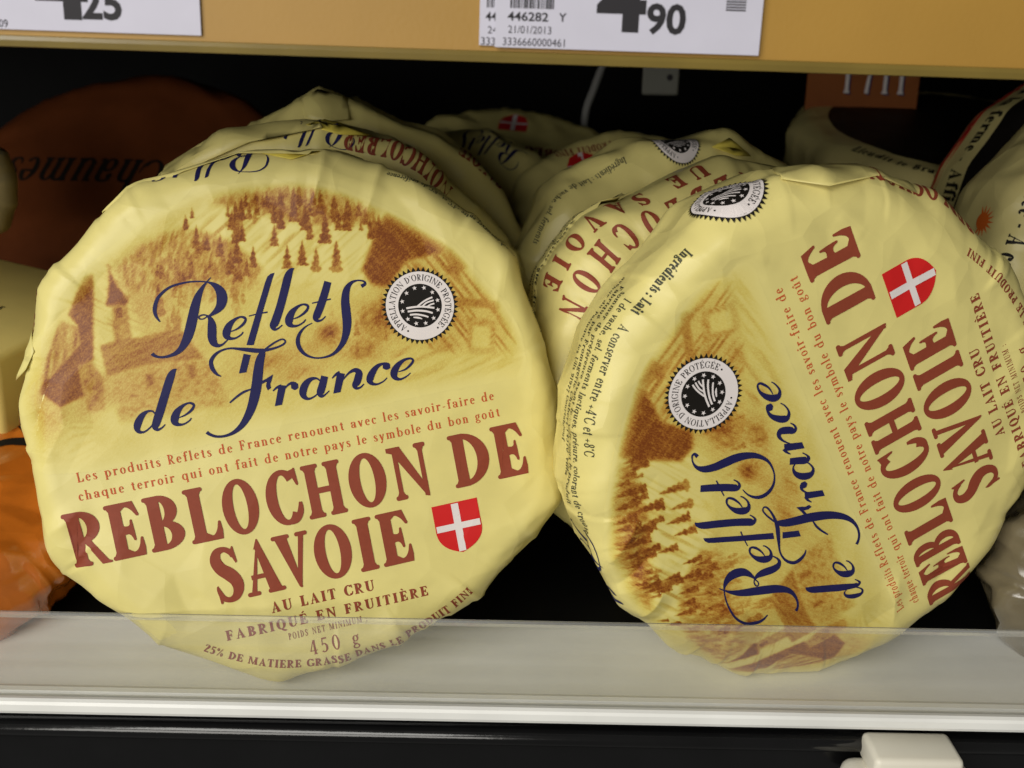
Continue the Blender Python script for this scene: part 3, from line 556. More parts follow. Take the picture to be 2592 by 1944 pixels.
def draw_picture(step=0.24):
    """the sepia drawing of a mountain village: amount of ink on a grid over the label"""
    xs = np.arange(-67, 63, step); ys = np.arange(-8, 64, step); X, Y = np.meshgrid(xs, ys)
    D = np.zeros(X.shape)
    hatch = lambda ang, per, seed: (lambda a: 0.5+0.5*np.sin(2*np.pi*((-X*math.sin(a)+Y*math.cos(a))/per+1.6*vnoise(X*math.cos(a)+Y*math.sin(a), -X*math.sin(a)+Y*math.cos(a), 3.0, seed))))(math.radians(ang))
    streak = lambda ang, ln, th, seed: (lambda a: vnoise((X*math.cos(a)+Y*math.sin(a))/ln, (-X*math.sin(a)+Y*math.cos(a))/th, 1.0, seed))(math.radians(ang))
    def lay(mask, val, soft=1):
        nonlocal D
        m = blur(mask.astype(float), soft) if soft else mask.astype(float)
        D = D*(1-m)+val*m
    # wash behind everything
    base = 0.26+0.22*(vnoise(X, Y, 9, 1)-.4)+0.10*(vnoise(X, Y, 3, 2)-.5)
    D = np.clip(base, .05, 1)
    # pale snow slope with slanting strokes
    slope = in_poly(X, Y, [(-30, 50), (-12, 60), (30, 52), (42, 40), (20, 30), (0, 36), (-16, 42)])
    lay(slope, .02+.42*np.clip(streak(32, 6, .55, 5)-.45, 0, 1)*2*np.clip(streak(32, 14, 3, 6)+.15, 0, 1), 4)
    # wooded hill on the left and the dark wood along the crest
    lay(in_poly(X, Y, PIC['hill']), .42+.40*(streak(62, 1.6, .5, 7)-.45)*2*.6+.12*(vnoise(X, Y, 5, 8)-.5), 3)
    lay(in_poly(X, Y, PIC['forest']), .46+.5*(streak(80, 1.7, .75, 9)-.5), 3)
    rs = random.Random(4)
    def tree(x0, y0, x1, y1, dens):
        nonlocal D
        ax, ay = x1-x0, y1-y0; L = math.hypot(ax, ay); ux, uy = ax/L, ay/L; wd = L*.23
        sel = (np.abs(X-(x0+x1)/2) < L*.9) & (np.abs(Y-(y0+y1)/2) < L*.9)
        xx = X[sel]-x0; yy = Y[sel]-y0; t = (xx*ux+yy*uy)/L; dd = np.abs(-xx*uy+yy*ux)
        edge = wd*np.clip(t, 0, 1)**.8*(.62+.38*np.abs(np.sin(t*L*2.1+rs.random()*6)))+.12
        edge *= .75+.5*vnoise(X[sel], Y[sel], .7, 31)
        m = np.clip((edge-dd)/.35, 0, 1)*((t > -.02) & (t < 1.03))
        v = dens*(.72+.45*vnoise(X[sel], Y[sel], .6, 33))
        D[sel] = np.maximum(D[sel], D[sel]*(1-m)+v*m)
    for x0, y0, x1, y1 in TREES: tree(x0, y0, x1, y1, .93)
    for k in range(150):   # small firs filling the crest and the hill side
        if k < 70: x = rs.uniform(-8, 31); y = 60.8-.012*(x-5)**2*1.6-rs.uniform(0, 6)
        else: x = rs.uniform(-29, -8); y = 43+.28*(x+22)+rs.uniform(-9, 5)-(5 if x > -16 else 0)
        h = rs.uniform(2.6, 5.0); tree(x+.15*h, y, x-.05*h, y-h, rs.uniform(.55, .95))
    for k in range(16):   # firs half hidden by the mist, lower middle
        x = rs.uniform(10, 34); y = rs.uniform(17, 30); h = rs.uniform(3, 5); tree(x+.15*h, y, x, y-h, rs.uniform(.36, .55))
    # mist around the logotype
    for cx, cy, rx, ry, a in ((-6, 27, 24, 9, .75), (12, 33, 16, 7, .65), (-20, 34, 9, 6, .6), (10, 10, 40, 7, .6)):
        g = a*np.exp(-(((X-cx)/rx)**2+((Y-cy)/ry)**2)*1.3); D = D*(1-g)+.10*g
    for cx, cy, rx, ry, a in ((11.5, 21, 3.2, 3.0, .5), (19, 15, 5, 3.5, .35), (2, 12, 6, 2.5, .25), (26, 22, 7, 5, .45), (-27, 14, 8, 3, .3), (-4, 16.5, 6, 2.0, .18)):
        D += a*np.exp(-(((X-cx)/rx)**2+((Y-cy)/ry)**2)*1.4)*(.6+.8*vnoise(X, Y, .9, 12))
    # chalet on the right: dark roof, planked wall, windows
    lay(in_poly(X, Y, PIC['wall']), .26+.42*np.clip(streak(-62, 9, .7, 14)-.42, 0, 1)*2, 2)
    lay(in_poly(X, Y, PIC['roof']), .90+.30*(streak(-58, 9, .5, 15)-.5), 2)
    lay(in_poly(X, Y, PIC['wing1']), .8, 1)
    lay(in_poly(X, Y, [(44.5, 31.5), (47.5, 29.5), (48.6, 32), (45.8, 33.8)]), .62, 1)
    lay(in_poly(X, Y, [(45, 22), (57, 19), (57.5, 21), (45.5, 24.2)]), .55, 1)
    lay(in_poly(X, Y, [(46, 9), (53, 7), (55, 16), (48, 18.5)]), .42+.2*(streak(12, 6, .8, 16)-.5), 1)
    lay(in_poly(X, Y, [(47.5, 10.5), (52, 9.3), (53.5, 14.5), (49, 16)]), .18, 1)
    lay(in_poly(X, Y, [(24, 6), (58, -1), (60, 8), (46, 8), (40, 14), (28, 14)]), np.maximum(D*.7, .20+.35*np.clip(streak(14, 9, .8, 17)-.45, 0, 1)*2), 5)
    # village on the left
    lay(in_poly(X, Y, [(-51, 46), (-38, 49), (-34, 30), (-36, 22), (-47, 20), (-50, 30)]), .12+.30*np.clip(streak(-38, 4, .5, 25)-.5, 0, 1)*2, 4)
    lay(in_poly(X, Y, PIC['barn']), .84+.10*(vnoise(X, Y, 1.2, 18)-.5), 1)
    lay(in_poly(X, Y, PIC['barnside']), .52+.5*(streak(70, 6, .7, 19)-.5), 1)
    lay(in_poly(X, Y, PIC['tower']), .50+.3*(vnoise(X, Y, .8, 20)-.5), 1)
    lay(in_poly(X, Y, PIC['spire']), .98, 1)
    lay(in_poly(X, Y, PIC['louver']), .78, 0)
    lay(in_poly(X, Y, PIC['nroof']), .60+.25*(streak(12, 5, .5, 21)-.5), 1)
    lay(in_poly(X, Y, PIC['nwall']), .36+.42*np.clip(vnoise(X*1.0, Y*1.7, 1.1, 22)-.5, 0, 1), 2)
    lay(in_poly(X, Y, PIC['cot']), .55+.3*(vnoise(X, Y, 1.0, 23)-.5), 1)
    for k in ('win1', 'win2'): lay(in_poly(X, Y, PIC[k]), .68, 1)
    lay(in_poly(X, Y, PIC['steps']), .20+.26*np.clip(hatch(6, 1.9, 24)-.4, 0, 1), 3)
    D = (.62*D+.38*blur(D, 1))*(.90+.26*streak(34, 5, .42, 41))
    # soft edge of the vignette
    E = in_poly(X, Y, PIC['edge']+PIC['edgeb']).astype(float); E = blur(E, int(2.2/step))
    E = np.clip((E-.40)/.60, 0, 1)
    low_fade = np.clip((Y+1-.06*np.abs(X))/12, 0, 1)
    D = np.clip(D, 0, 1)*E*(.30+.70*low_fade)
    # grain of the print screen
    r2 = np.random.RandomState(3); D = np.clip(D*(1+.42*(r2.rand(*D.shape)-.5))+.10*(r2.rand(*D.shape)-.5)*np.minimum(D*4, 1), 0, 1)
    return X, Y, D
PX, PY, PD = draw_picture()

def seal_parts(k=1.0):
    """round origin seal, centred on 0,0, white ring radius 9 mm"""
    n = 46; R0 = 9.0*k; teeth = []
    for i in range(n):
        a0 = 2*math.pi*i/n; a1 = 2*math.pi*(i+.5)/n; a2 = 2*math.pi*(i+1)/n
        teeth.append([((R0-.4)*math.cos(a0), (R0-.4)*math.sin(a0)), (R0*1.0*math.cos(a0), R0*math.sin(a0)), (R0*1.135*math.cos(a1), R0*1.135*math.sin(a1)), (R0*math.cos(a2), R0*math.sin(a2)), ((R0-.4)*math.cos(a2), (R0-.4)*math.sin(a2))])
    out = [('printed_seal', 'black_ink', tri_polys(teeth, 1.0), .13)]
    out.append(('seal_ring', 'white_ink', tri_polys(ring(0, 0, R0, R0, 0, 360, R0*.36, R0*.36, 72), .9), .18))
    out.append(('seal_disc', 'black_ink', tri_polys([[(R0*.66*math.cos(2*math.pi*i/60), R0*.66*math.sin(2*math.pi*i/60)) for i in range(60)]], .9), .15))
    white = []
    for i in range(12):
        a = math.radians(97+30*i); c = (R0*.535*math.cos(a), R0*.535*math.sin(a)); p = []
        for j in range(10):
            r = R0*(.072 if j % 2 == 0 else .030); b = math.radians(90+36*j); p.append((c[0]+r*math.cos(b), c[1]+r*math.sin(b)))
        white.append(p)
    f = R0/9.0
    for P in ([(-3.7, -.05, .5), (-1.5, -.1, .5), (.9, -.45, .5), (3.6, -1.25, .5)], [(-3.5, -.95, .5), (-1.2, -1.1, .5), (1.2, -1.7, .5), (2.9, -2.5, .48)], [(-3.1, -1.9, .46), (-1.3, -2.1, .48), (.6, -2.8, .45), (1.6, -3.35, .4)], [(-2.3, -2.7, .3), (-1.0, -3.05, .5), (-.1, -3.55, .15)],
              [(-.8, -.1, .42), (.8, .75, .45), (2.2, 1.3, .45), (3.6, 1.6, .45)], [(.5, -.35, .4), (1.8, .45, .42), (3.8, .75, .42)], [(1.8, -.6, .4), (2.8, -.2, .4), (3.8, -.1, .42)]):
        white += ribbon([(x*f, y*f, w*f) for x, y, w in P], 4)
    out.append(('seal_emblem', 'white_ink', tri_polys(white), .21))
    # lettering round the ring
    P, T, W = text_tris("APPELLATION D'ORIGINE PROTÉGÉE", 1.62*k, (.12, .05, .05), .12, 1.0)
    rb = R0*.735; span = math.radians(283); a0 = math.radians(90)+span/2-math.radians(4)
    sc = span/(W/rb); A = a0-P[:, 0]/rb*sc; r = rb+P[:, 1]
    L = np.c_[r*np.cos(A), r*np.sin(A)]
    dots = []
    for a in (a0+.11, a0-span-.11): dots += blob((rb+.8*k)*math.cos(a), (rb+.8*k)*math.sin(a), .25*k)
    out.append(('seal_lettering', 'black_ink', join2([(L, T), tri_polys(dots)]), .24))
    return out
SEAL = seal_parts(); SUB = ('seal_ring', 'seal_disc', 'seal_emblem', 'seal_lettering', 'shield_cross')

def face_label():
    """every printed piece of the front label: (name, ink, (verts, triangles), height above the paper)"""
    out = []
    lp = []
    for s in LOGO: lp += ribbon(s, 7)
    lp += [[tuple(p) for p in g] for g in LOGOP]
    out.append(('printed_logotype', 'navy', tri_polys(lp, 1.0), .16))
    h = 14.25; rows = []
    def put(ch, x0, x1, y, hh):
        P, T, W = glyph(ch, *TITLE, .055)
        Q = P.copy(); Q[:, 0] = x0+Q[:, 0]*(x1-x0)/W; Q[:, 1] = y+Q[:, 1]*hh; rows.append((Q, T))
    for ch, a, b in (('R', -62.4, -52.7), ('E', -52.2, -44.0), ('B', -42.8, -33.9), ('L', -32.7, -24.6), ('O', -23.7, -14.7), ('C', -12.6, -4.2), ('H', -2.7, 7.3), ('O', 8.9, 18.6), ('N', 19.8, 30.2), ('D', 36.3, 46.6), ('E', 48.0, 56.6)): put(ch, a, b, -26.0, h)
    for ch, a, b in (('S', -29.5, -22.4), ('A', -21.9, -12.1), ('V', -13.5, -4.2), ('O', -3.4, 6.2), ('I', 7.6, 12.5), ('E', 13.7, 22.0)): put(ch, a, b, -42.6, h)
    out.append(('printed_title', 'red_brown', join2(rows), .15))
    out.append(('printed_slogan', 'orange_red', join2([fit_line('Les produits Reflets de France renouent avec les savoir-faire de', 2.5, REG, -56.7, 50.8, -4.6, cond=1.12),
        fit_line('chaque terroir qui ont fait de notre pays le symbole du bon goût', 2.5, REG, -57.3, 51.6, -9.25, cond=1.12)]), .10))
    out.append(('printed_origin_text', 'red_brown', join2([fit_line('AU LAIT CRU', 2.85, BOLD, -16.9, 10.1, -48.0, cond=1.25), fit_line('FABRIQUÉ EN FRUITIÈRE', 2.7, BOLD, -29.5, 23.7, -52.7, cond=1.3),
        fit_line('POIDS NET MINIMUM :', 1.75, TINY, -14.0, 6.6, -55.9, cond=.8), fit_line('450 g', 3.9, (.13, .06, .05), -9.4, 3.6, -61.3)]), .10))
    # fat content, bent along the lower edge
    P, T, W = text_tris('25% DE MATIERE GRASSE DANS LE PRODUIT FINI', 2.2, BOLD, .10, 1.0)
    rb = 65.2; a0 = math.radians(-123.6); a1 = math.radians(-57.0); A = a0+(a1-a0)*P[:, 0]/W; r = rb-P[:, 1]
    out.append(('printed_fat_content', 'red_brown', (np.c_[r*np.cos(A), r*np.sin(A)], T), .10))
    sh = [(28.85, -29.5), (41.25, -29.5), (41.3, -37.2)]+quadc((41.3, -37.2), (41.0, -41.5), (35.05, -43.35), 8)[1:]+quadc((35.05, -43.35), (29.2, -41.6), (28.85, -37.2), 8)[1:]
    out.append(('printed_shield', 'red', tri_polys([sh], .9), .14))
    out.append(('shield_cross', 'white_ink', tri_polys(rect(34.05, 36.0, -42.95, -29.8)+rect(29.15, 41.0, -36.85, -35.1), .9), .22))
    for n, m, (P, T), o in SEAL: out.append((n, m, (P+np.array([35.97, 23.64]), T), o))
    return out
LABEL = face_label()

# ------------------------------------------------------------------ a paper-wrapped round cheese
class Cheese:
    def __init__(s, name, centre, lean, yaw, spin, R=70.0, h=34.0, rc=6.0, c=(0, 0), seed=1, crumple=1.0, outline=None, dome=1.2, paper='paper', bumps=(), smooth_outline=False):
        s.R0 = R; s.h = h; s.rc = rc; s.c = c; s.dome = dome; s.cr = crumple; s.paper = paper
        rs = np.random.RandomState(seed)
        deg = np.arange(0, 361, 1.0)
        if outline is None:   # folded paper makes a many-sided outline
            k = 12+seed % 3; a = np.sort((np.arange(k)+rs.rand(k)*.55)*360/k); r = R+.8+rs.randn(k)*.8
            outline = list(zip(a, r))
        if smooth_outline:
            o = np.array(outline); tab = np.interp(deg, np.r_[o[:, 0]-360, o[:, 0], o[:, 0]+360], np.r_[o[:, 1], o[:, 1], o[:, 1]])
        else:                 # straight from corner to corner
            o = np.array(sorted((x % 360, y) for x, y in outline)); n_ = len(o); tab = np.zeros(361)
            for i, g in enumerate(deg):
                j = np.searchsorted(o[:, 0], g, 'right')-1; a0, r0 = o[j % n_]; a1, r1 = o[(j+1) % n_]
                g0 = math.radians((g-a0) % 360); w_ = math.radians((a1-a0) % 360)
                tab[i] = r0*r1*math.sin(w_)/(r0*math.sin(g0)+r1*math.sin(w_-g0)) if w_ > 1e-6 else r0
            tab = np.convolve(np.r_[tab[-3:-1], tab, tab[1:3]], [.1, .2, .4, .2, .1], 'valid')
        for a, amp, wd in bumps:
            d = (np.arange(0, 361, 1.0)-a+180) % 360-180; tab = tab+amp*np.clip(1-np.abs(d)/wd, 0, 1)**1.3
        s.tab = tab
        s.kv = np.array([-95, -48, -24, -11, -4, 3, 10, 18, 27, 38, 50, 130.]); s.ka = np.array([0, 0, .08, .26, .62, .75, 1.3, 1.5, 1.3, .8, .5, .2])*crumple
        s.nt = 36; s.kval = rs.uniform(-1, 1, (len(s.kv), s.nt))*s.ka[:, None]; s.jit = rs.uniform(-.3, .3, (len(s.kv), 1))
        npl = 34; s.pl = [(x, rs.uniform(.15, .62), rs.uniform(2.0, 6.0), rs.uniform(-8, 3), rs.choice((-1, 1))) for x in rs.uniform(0, 360, npl)]
        s.creases = []; s.squeeze = None   # squeeze: where the paper bunches up, the print closes up
        n = Vector((math.sin(math.radians(yaw))*math.cos(math.radians(lean)), -math.cos(math.radians(yaw))*math.cos(math.radians(lean)), math.sin(math.radians(lean))))
        hx = Vector((-n.y, n.x, 0)).normalized(); up = n.cross(hx); a = math.radians(spin)
        ex = hx*math.cos(a)+up*math.sin(a); ey = up*math.cos(a)-hx*math.sin(a)
        rot = Matrix((ex, ey, n)).transposed()
        s.rot = rot; ctr = Vector(centre)
        # label frame origin (the cheese itself is centred on c in that frame)
        org = ctr-rot @ Vector((c[0], c[1], 0))
        # lowest point of the body gives the base
        base = min((org+rot @ Vector((c[0]+s.R(t)*math.cos(t), c[1]+s.R(t)*math.sin(t), -z)) for t in np.linspace(0, 2*math.pi, 90) for z in (rc, h-rc)), key=lambda v: v.z)
        s.root = empty(name, base); s.root.rotation_mode = 'QUATERNION'; s.root.rotation_quaternion = rot.to_quaternion()
        s.off = np.array(rot.transposed() @ (org-base))
        s.base = base; s.loc = Vector(s.off)*S
    def R(s, t):
        d = (np.degrees(t)) % 360; i = np.floor(d).astype(int); f = d-i
        return s.tab[i]*(1-f)+s.tab[(i+1) % 360]*f
    def disp(s, t, v):
        """height of the crumpled paper: flat facets between random knots"""
        t = np.asarray(t, float); v = np.asarray(v, float)
        j = np.clip(np.searchsorted(s.kv, v)-1, 0, len(s.kv)-2); fv = np.clip((v-s.kv[j])/(s.kv[j+1]-s.kv[j]), 0, 1)
        x = (t/(2*np.pi)*s.nt) % s.nt; i = np.floor(x).astype(int) % s.nt; fu = x-np.floor(x); i1 = (i+1) % s.nt
        A = s.kval[j, i]; B = s.kval[j, i1]; C_ = s.kval[j+1, i]; D_ = s.kval[j+1, i1]
        lo = A+(B-A)*fu+(D_-B)*fv; hi = A+(C_-A)*fv+(D_-C_)*fu
        d = np.where(fu > fv, lo, hi)
        # pleats: overlapping folds that run from the face over the rim, steep on one side
        g = np.degrees(t)
        for a, amp, wd, v0, sg in s.pl:
            x = ((g-a+180+.12*sg*v) % 360-180)*sg
            d = d+s.cr*amp*np.where(x > 0, np.clip(1-x/wd, 0, 1), np.clip(1+x/.8, 0, 1))*np.clip((v-v0)/9, 0, 1)*np.clip((46-v)/14, 0, 1)
        return d
    def frame(s, t, u):
        """t angle, u distance from the centre along the paper -> point, normal"""
        Rt = s.R(t); Rf = Rt-s.rc; d = u-Rf; rc = s.rc; L1 = rc*np.pi/2; Ls = s.h-2*rc; L2 = L1+Ls
        ph = np.clip(d/rc, 0, np.pi/2); ph2 = np.clip((d-L2)/rc, 0, np.pi/2); side = np.clip(d-L1, 0, Ls); bk = np.clip(d-L2-L1, 0, Rf)
        r = np.where(d <= 0, u, Rf+rc*np.sin(ph)-(rc-rc*np.cos(ph2))*0-np.where(d > L2, rc-rc*np.cos(ph2), 0)-bk)
        r = r+np.where((d > L1*.3) & (d < L2), 1.2*np.sin(np.pi*np.clip((d-L1*.3)/(L2-L1*.3), 0, 1)), 0)
        z = np.where(d <= 0, 0, -(rc-rc*np.cos(ph))-side-rc*np.sin(ph2))
        z = z-s.dome*np.clip(u/Rt, 0, 1)**2*np.where(d <= 0, 1, 1)
        nr = np.where(d <= 0, 0, np.sin(ph)*np.cos(ph2)); nz = np.where(d <= 0, 1, np.cos(ph)-np.sin(ph2))
        nn = np.hypot(nr, nz); nr = nr/nn; nz = nz/nn
        c, sn = np.cos(t), np.sin(t)
        P = np.stack([s.c[0]+r*c, s.c[1]+r*sn, z], -1); N = np.stack([nr*c, nr*sn, nz], -1)
        h = s.disp(t, d)
        for (ax, ay, bx, by, amp, wd) in s.creases:
            dx, dy = bx-ax, by-ay; L = dx*dx+dy*dy
            q = np.clip(((P[..., 0]-ax)*dx+(P[..., 1]-ay)*dy)/L, 0, 1)
            dist = np.hypot(P[..., 0]-ax-q*dx, P[..., 1]-ay-q*dy)
            h = h+amp*np.clip(1-dist/wd, 0, 1)**1.5*np.where(d < s.rc*1.5, 1, 0)*(1-np.abs(2*q-1)**4*.6)
        return P, N, h
    def at(s, t, u, lift=0.0):
        P, N, h = s.frame(t, u); return P+N*(h+lift)[..., None]
    def on_face(s, XY, lift):
        """points of the face label (positions as seen square-on)"""
        X_ = XY[:, 0] if s.squeeze is None else np.where(XY[:, 0] < s.squeeze[0], s.squeeze[0]+(XY[:, 0]-s.squeeze[0])*s.squeeze[1], XY[:, 0])
        x = X_-s.c[0]; y = XY[:, 1]-s.c[1]; r = np.hypot(x, y); t = np.arctan2(y, x)
        Rf = s.R(t)-s.rc; k = np.clip((r-Rf)/s.rc, 0, 1)
        u = np.where(r <= Rf, r, Rf+s.rc*np.arcsin(k))
        u = np.where(r > Rf+s.rc, Rf+s.rc*np.pi/2+(r-Rf-s.rc), u)
        return s.at(t, u, np.full(len(r), lift))
    def on_side(s, XY, t0, d0, lift, flip=False):
        """lettering along the rim: x runs counter-clockwise from angle t0 (degrees), letters stand toward the face; flip turns it round"""
        sg = -1 if flip else 1
        t = math.radians(t0)+sg*XY[:, 0]/s.R0; Rf = s.R(t)-s.rc
        return s.at(t, Rf+d0-sg*XY[:, 1], np.full(len(t), lift))
    def wrapper(s, nt=300, nf=46, ns=40):
        t = np.linspace(0, 2*np.pi, nt, endpoint=False); T = np.tile(t, (nf+ns, 1)); U = np.zeros_like(T)
        Rf = s.R(t)-s.rc; tot = s.rc*np.pi+s.h-2*s.rc+s.rc*2.5
        for i in range(nf): U[i] = Rf*(0.004+0.996*(i/(nf-1)))
        for i in range(ns): U[nf+i] = Rf+tot*(i+1)/ns
        P = s.at(T, U, np.zeros_like(T)); o, _ = grid_obj('paper_wrapper', P, s.paper, s.root, wrap_u=True); o.location = s.loc
        # close the back (the paper tucked flat behind)
        me = o.data; bm = bmesh.new(); bm.from_mesh(me); bm.verts.ensure_lookup_table()
        n = len(bm.verts)
        for lo in (0, n-nt):
            try: bm.faces.new([bm.verts[lo+i] for i in range(nt)])
            except ValueError: pass
        bmesh.ops.recalc_face_normals(bm, faces=bm.faces); bm.to_mesh(me); bm.free()
        me.polygons.foreach_set('use_smooth', np.ones(len(me.polygons), bool))
        return o
    def decal(s, name, m, PT, fn, smooth=True, parent=None):
        P, T = PT; V = fn(P); o = mesh_obj(name, V, T, m, parent or s.root, smooth)
        if parent is None: o.location = s.loc
        # ink follows the paper: take the normals of the paper itself, not of the thin letter triangles
        e = .35; dx = fn(P+np.array([e, 0]))-fn(P-np.array([e, 0])); dy = fn(P+np.array([0, e]))-fn(P-np.array([0, e]))
        N = np.cross(dx, dy); N /= np.linalg.norm(N, axis=1)[:, None]+1e-12
        o.data.normals_split_custom_set_from_vertices(N.tolist())
        return o
    def label(s, parts=None):
        up = None
        for n, m, PT, o in (parts or LABEL):
            ob = s.decal(n, m, PT, lambda P: s.on_face(P, o), parent=up if n in SUB else None)
            if n in ('printed_seal', 'printed_shield'): up = ob
    def picture(s):
        ny, nx = PX.shape; V = s.on_face(np.c_[PX.ravel(), PY.ravel()], .045).reshape(ny, nx, 3)
        k = (PD[:-1, :-1] > .012) | (PD[1:, 1:] > .012) | (PD[:-1, 1:] > .012) | (PD[1:, :-1] > .012)
        k = blur(k.astype(float), 1) > .01
        o, used = grid_obj('printed_picture', V, 'picture', s.root, keep=k); o.location = s.loc
        at = o.data.attributes.new('ink', 'FLOAT', 'POINT'); at.data.foreach_set('value', PD.ravel()[used].astype(np.float32))
        return o
    def flap(s, poly, off=.35, lift=None, m=None, name='paper_flap', grid=2.2):
        """loose fold of the paper; poly in (angle in degrees, distance behind the rim start)"""
        k = s.R0*math.pi/180
        P, T = tri_polys([[(a*k, d) for a, d in poly]], grid)
        t = P[:, 0]/s.R0; Rf = s.R(t)-s.rc
        L = off+(lift(P[:, 0]/k, P[:, 1]) if lift else 0)*np.ones(len(P))
        o = mesh_obj(name, s.at(t, Rf+P[:, 1], L), T, m or s.paper, s.root, True); o.location = s.loc
        md = o.modifiers.new('thickness', 'SOLIDIFY'); md.thickness = 0.00015; md.offset = -1
        return o

# ------------------------------------------------------------------ the chilled shelf
X0, X1 = -420, 420
struct(extrude_x('shelf_floor', [(16.6, -1.0), (16.6, -14), (420, -14), (420, -1.0)], X0, X1, 'black_floor'))
white_prof = [(16.4, 0.0), (16.4, -3), (-20, -3), (-24.8, -2.6), (-25.8, -2.0), (-26.2, -1.0), (-26.2, 0.9), (-25.8, 1.7), (-24.9, 2.1), (-23.7, 1.9), (-23.1, 1.2), (-22.9, 0.35), (-20.6, 0.35), (-20.2, 1.0), (-18.6, 1.1), (-17.6, 0.4), (-16.4, 0.0)]
struct(extrude_x('shelf_edge', white_prof[::-1], X0, X1, 'white_shelf'))
struct(extrude_x('shelf_front', [(-20.2, -3.2), (-20.2, -60), (-12, -60), (-12, -3.2)][::-1], X0, X1, 'black_gloss'))
bead = [(-20.4+3.0*math.cos(a)-1.0, -9.5+2.6*math.sin(a)) for a in np.linspace(0, 2*math.pi, 18, endpoint=False)]
b = extrude_x('shelf_bead', bead[::-1], X0, X1, 'black_gloss', smooth=True); struct(b)
struct(extrude_x('back_panel', [(420.5, -14), (420.5, 300), (426, 300), (426, -14)], X0, X1, 'black_floor'))
struct(extrude_x('upper_shelf', [(-16, 172), (-16, 190), (420, 190), (420, 172)], X0, X1, 'black_floor'))
struct(extrude_x('shelf_riser', [(200, -0.9), (200, 62), (419, 62), (419, -0.9)], X0, X1, 'black_floor'))
struct(extrude_x('shelf_step', [(200.5, 62.2), (200.5, 95), (418.5, 95), (418.5, 62.2)], 108, X1, 'black_floor'))
struct(extrude_x('lower_case_front', [(-12, -60.2), (-12, -320), (-6, -320), (-6, -60.2)], X0, X1, 'black_floor'))

# clear upright strip that keeps the goods on the shelf
strip = empty('clear_guard_strip', (0, -21.8, 0.36))
extrude_x('strip_panel', [(-.8, 0), (.8, 0), (.55, 24.6), (-.75, 24.6)], X0, X1, 'clear', strip)
extrude_x('strip_edge', [(-.85, 24.65), (.65, 24.65), (.6, 25.5), (.3, 25.9), (-.4, 25.9), (-.8, 25.5)], X0, X1, 'clear_edge', strip)
tag(strip, 'clear scuffed plastic guard strip standing along the white shelf edge', 'shelf guard')

# ochre price rail of the shelf above
RZ = 162.0
rail = empty('price_rail', (0, -26.5, RZ)); rail.rotation_euler = (math.radians(-4), math.radians(0.75), 0)
tag(rail, 'ochre yellow price rail across the top holding white price tags', 'price rail')
extrude_x('rail_face', [(0, 1.6), (0, 42), (2, 42), (2, 1.6)][::-1], X0, X1, 'ochre', rail)
extrude_x('rail_lip', [(-1.3, 0), (-1.5, 1.2), (-1.2, 2.0), (-0.6, 2.2), (-0.5, 1.5), (2.2, 1.5), (2.2, 0)][::-1], X0, X1, 'rail_edge', rail)

def sans(name, txt, x, z, h, parent, m='tag_ink', bold=0.0, width=None, y=0.0):
    """printed sans-serif line on a tag (tag plane is x-z)"""
    cu = bpy.data.curves.new(name, 'FONT'); cu.body = txt; cu.size = 1.0; cu.offset = bold; cu.resolution_u = 3
    ob = bpy.data.objects.new('tmp', cu); COL.objects.link(ob)
    dg = bpy.context.evaluated_depsgraph_get(); me0 = ob.evaluated_get(dg).to_mesh()
    V = np.array([v.co[:2] for v in me0.vertices]); Fc = [list(p.vertices) for p in me0.polygons]
    bpy.data.objects.remove(ob); bpy.data.curves.remove(cu)
    V -= V.min(0); sc = h/V[:, 1].max(); sx = (width/V[:, 0].max()) if width else sc
    W = np.c_[x+V[:, 0]*sx, np.full(len(V), y), z+V[:, 1]*sc]
    return mesh_obj(name, W, Fc, m, parent)

def price_tag(name, x0, x1, z0, z1, y, label):
    o = empty(name, ((x0+x1)/2, -26.5+y, RZ+1+z0-(x0+x1)/2*math.tan(math.radians(0.75)))); o.rotation_euler = rail.rotation_euler
    tag(o, label, 'price tag')
    w = (x1-x0)/2
    mesh_obj('tag_card', [(-w, 0, 0), (w, 0, 0.0), (w, 0, z1-z0), (-w, 0, z1-z0), (-w, .3, 0), (w, .3, 0), (w, .3, z1-z0), (-w, .3, z1-z0)],
             [(0, 1, 2, 3), (7, 6, 5, 4), (0, 4, 5, 1), (2, 6, 7, 3), (1, 5, 6, 2), (0, 3, 7, 4)], 'tag', o)
    return o, (x0+x1)/2, RZ+1+z0-(x0+x1)/2*math.tan(math.radians(0.75))
# positions below are in shelf coordinates (x, height)
t, cx, z = price_tag('price_tag', -122, -64.2, 2.3, 38, -.45, 'white price tag reading 425 at the left end of the ochre rail')
P = lambda v: v-cx
sans('printed_price', '4', P(-97.2), 2.2, 12.0, t, bold=.045, width=10.6, y=-.05)
sans('printed_cents', '25', P(-87.9), 2.3, 6.4, t, bold=.03, width=8.0, y=-.05)
sans('printed_code', 'Y', P(-105.6), 4.2, 1.6, t, y=-.05); sans('printed_number', '3336660000409', P(-115.5), .35, 1.5, t, width=12.4, y=-.05)
t2, cx2, z2 = price_tag('price_tag', -8.0, 40, 2.25, 38, -.40, 'white price tag peeking out behind the 490 tag'); P = lambda v: v-cx2
sans('printed_code', '446', P(-6.8), 4.7, 1.7, t2, bold=.02, y=-.05); sans('printed_date', '24', P(-6.3), 2.3, 1.4, t2, y=-.05); sans('printed_number', '3336', P(-7.6), .1, 1.45, t2, y=-.05)
V = []; Fc = []
def bars(x, z, seq, h, o_, nm):
    V = []; Fc = []
    for w, g in seq:
        k = len(V); V += [(x, -.05, z), (x+w, -.05, z), (x+w, -.05, z+h), (x, -.05, z+h)]; Fc.append((k, k+1, k+2, k+3)); x += w+g
    return mesh_obj(nm, V, Fc, 'tag_ink', o_)
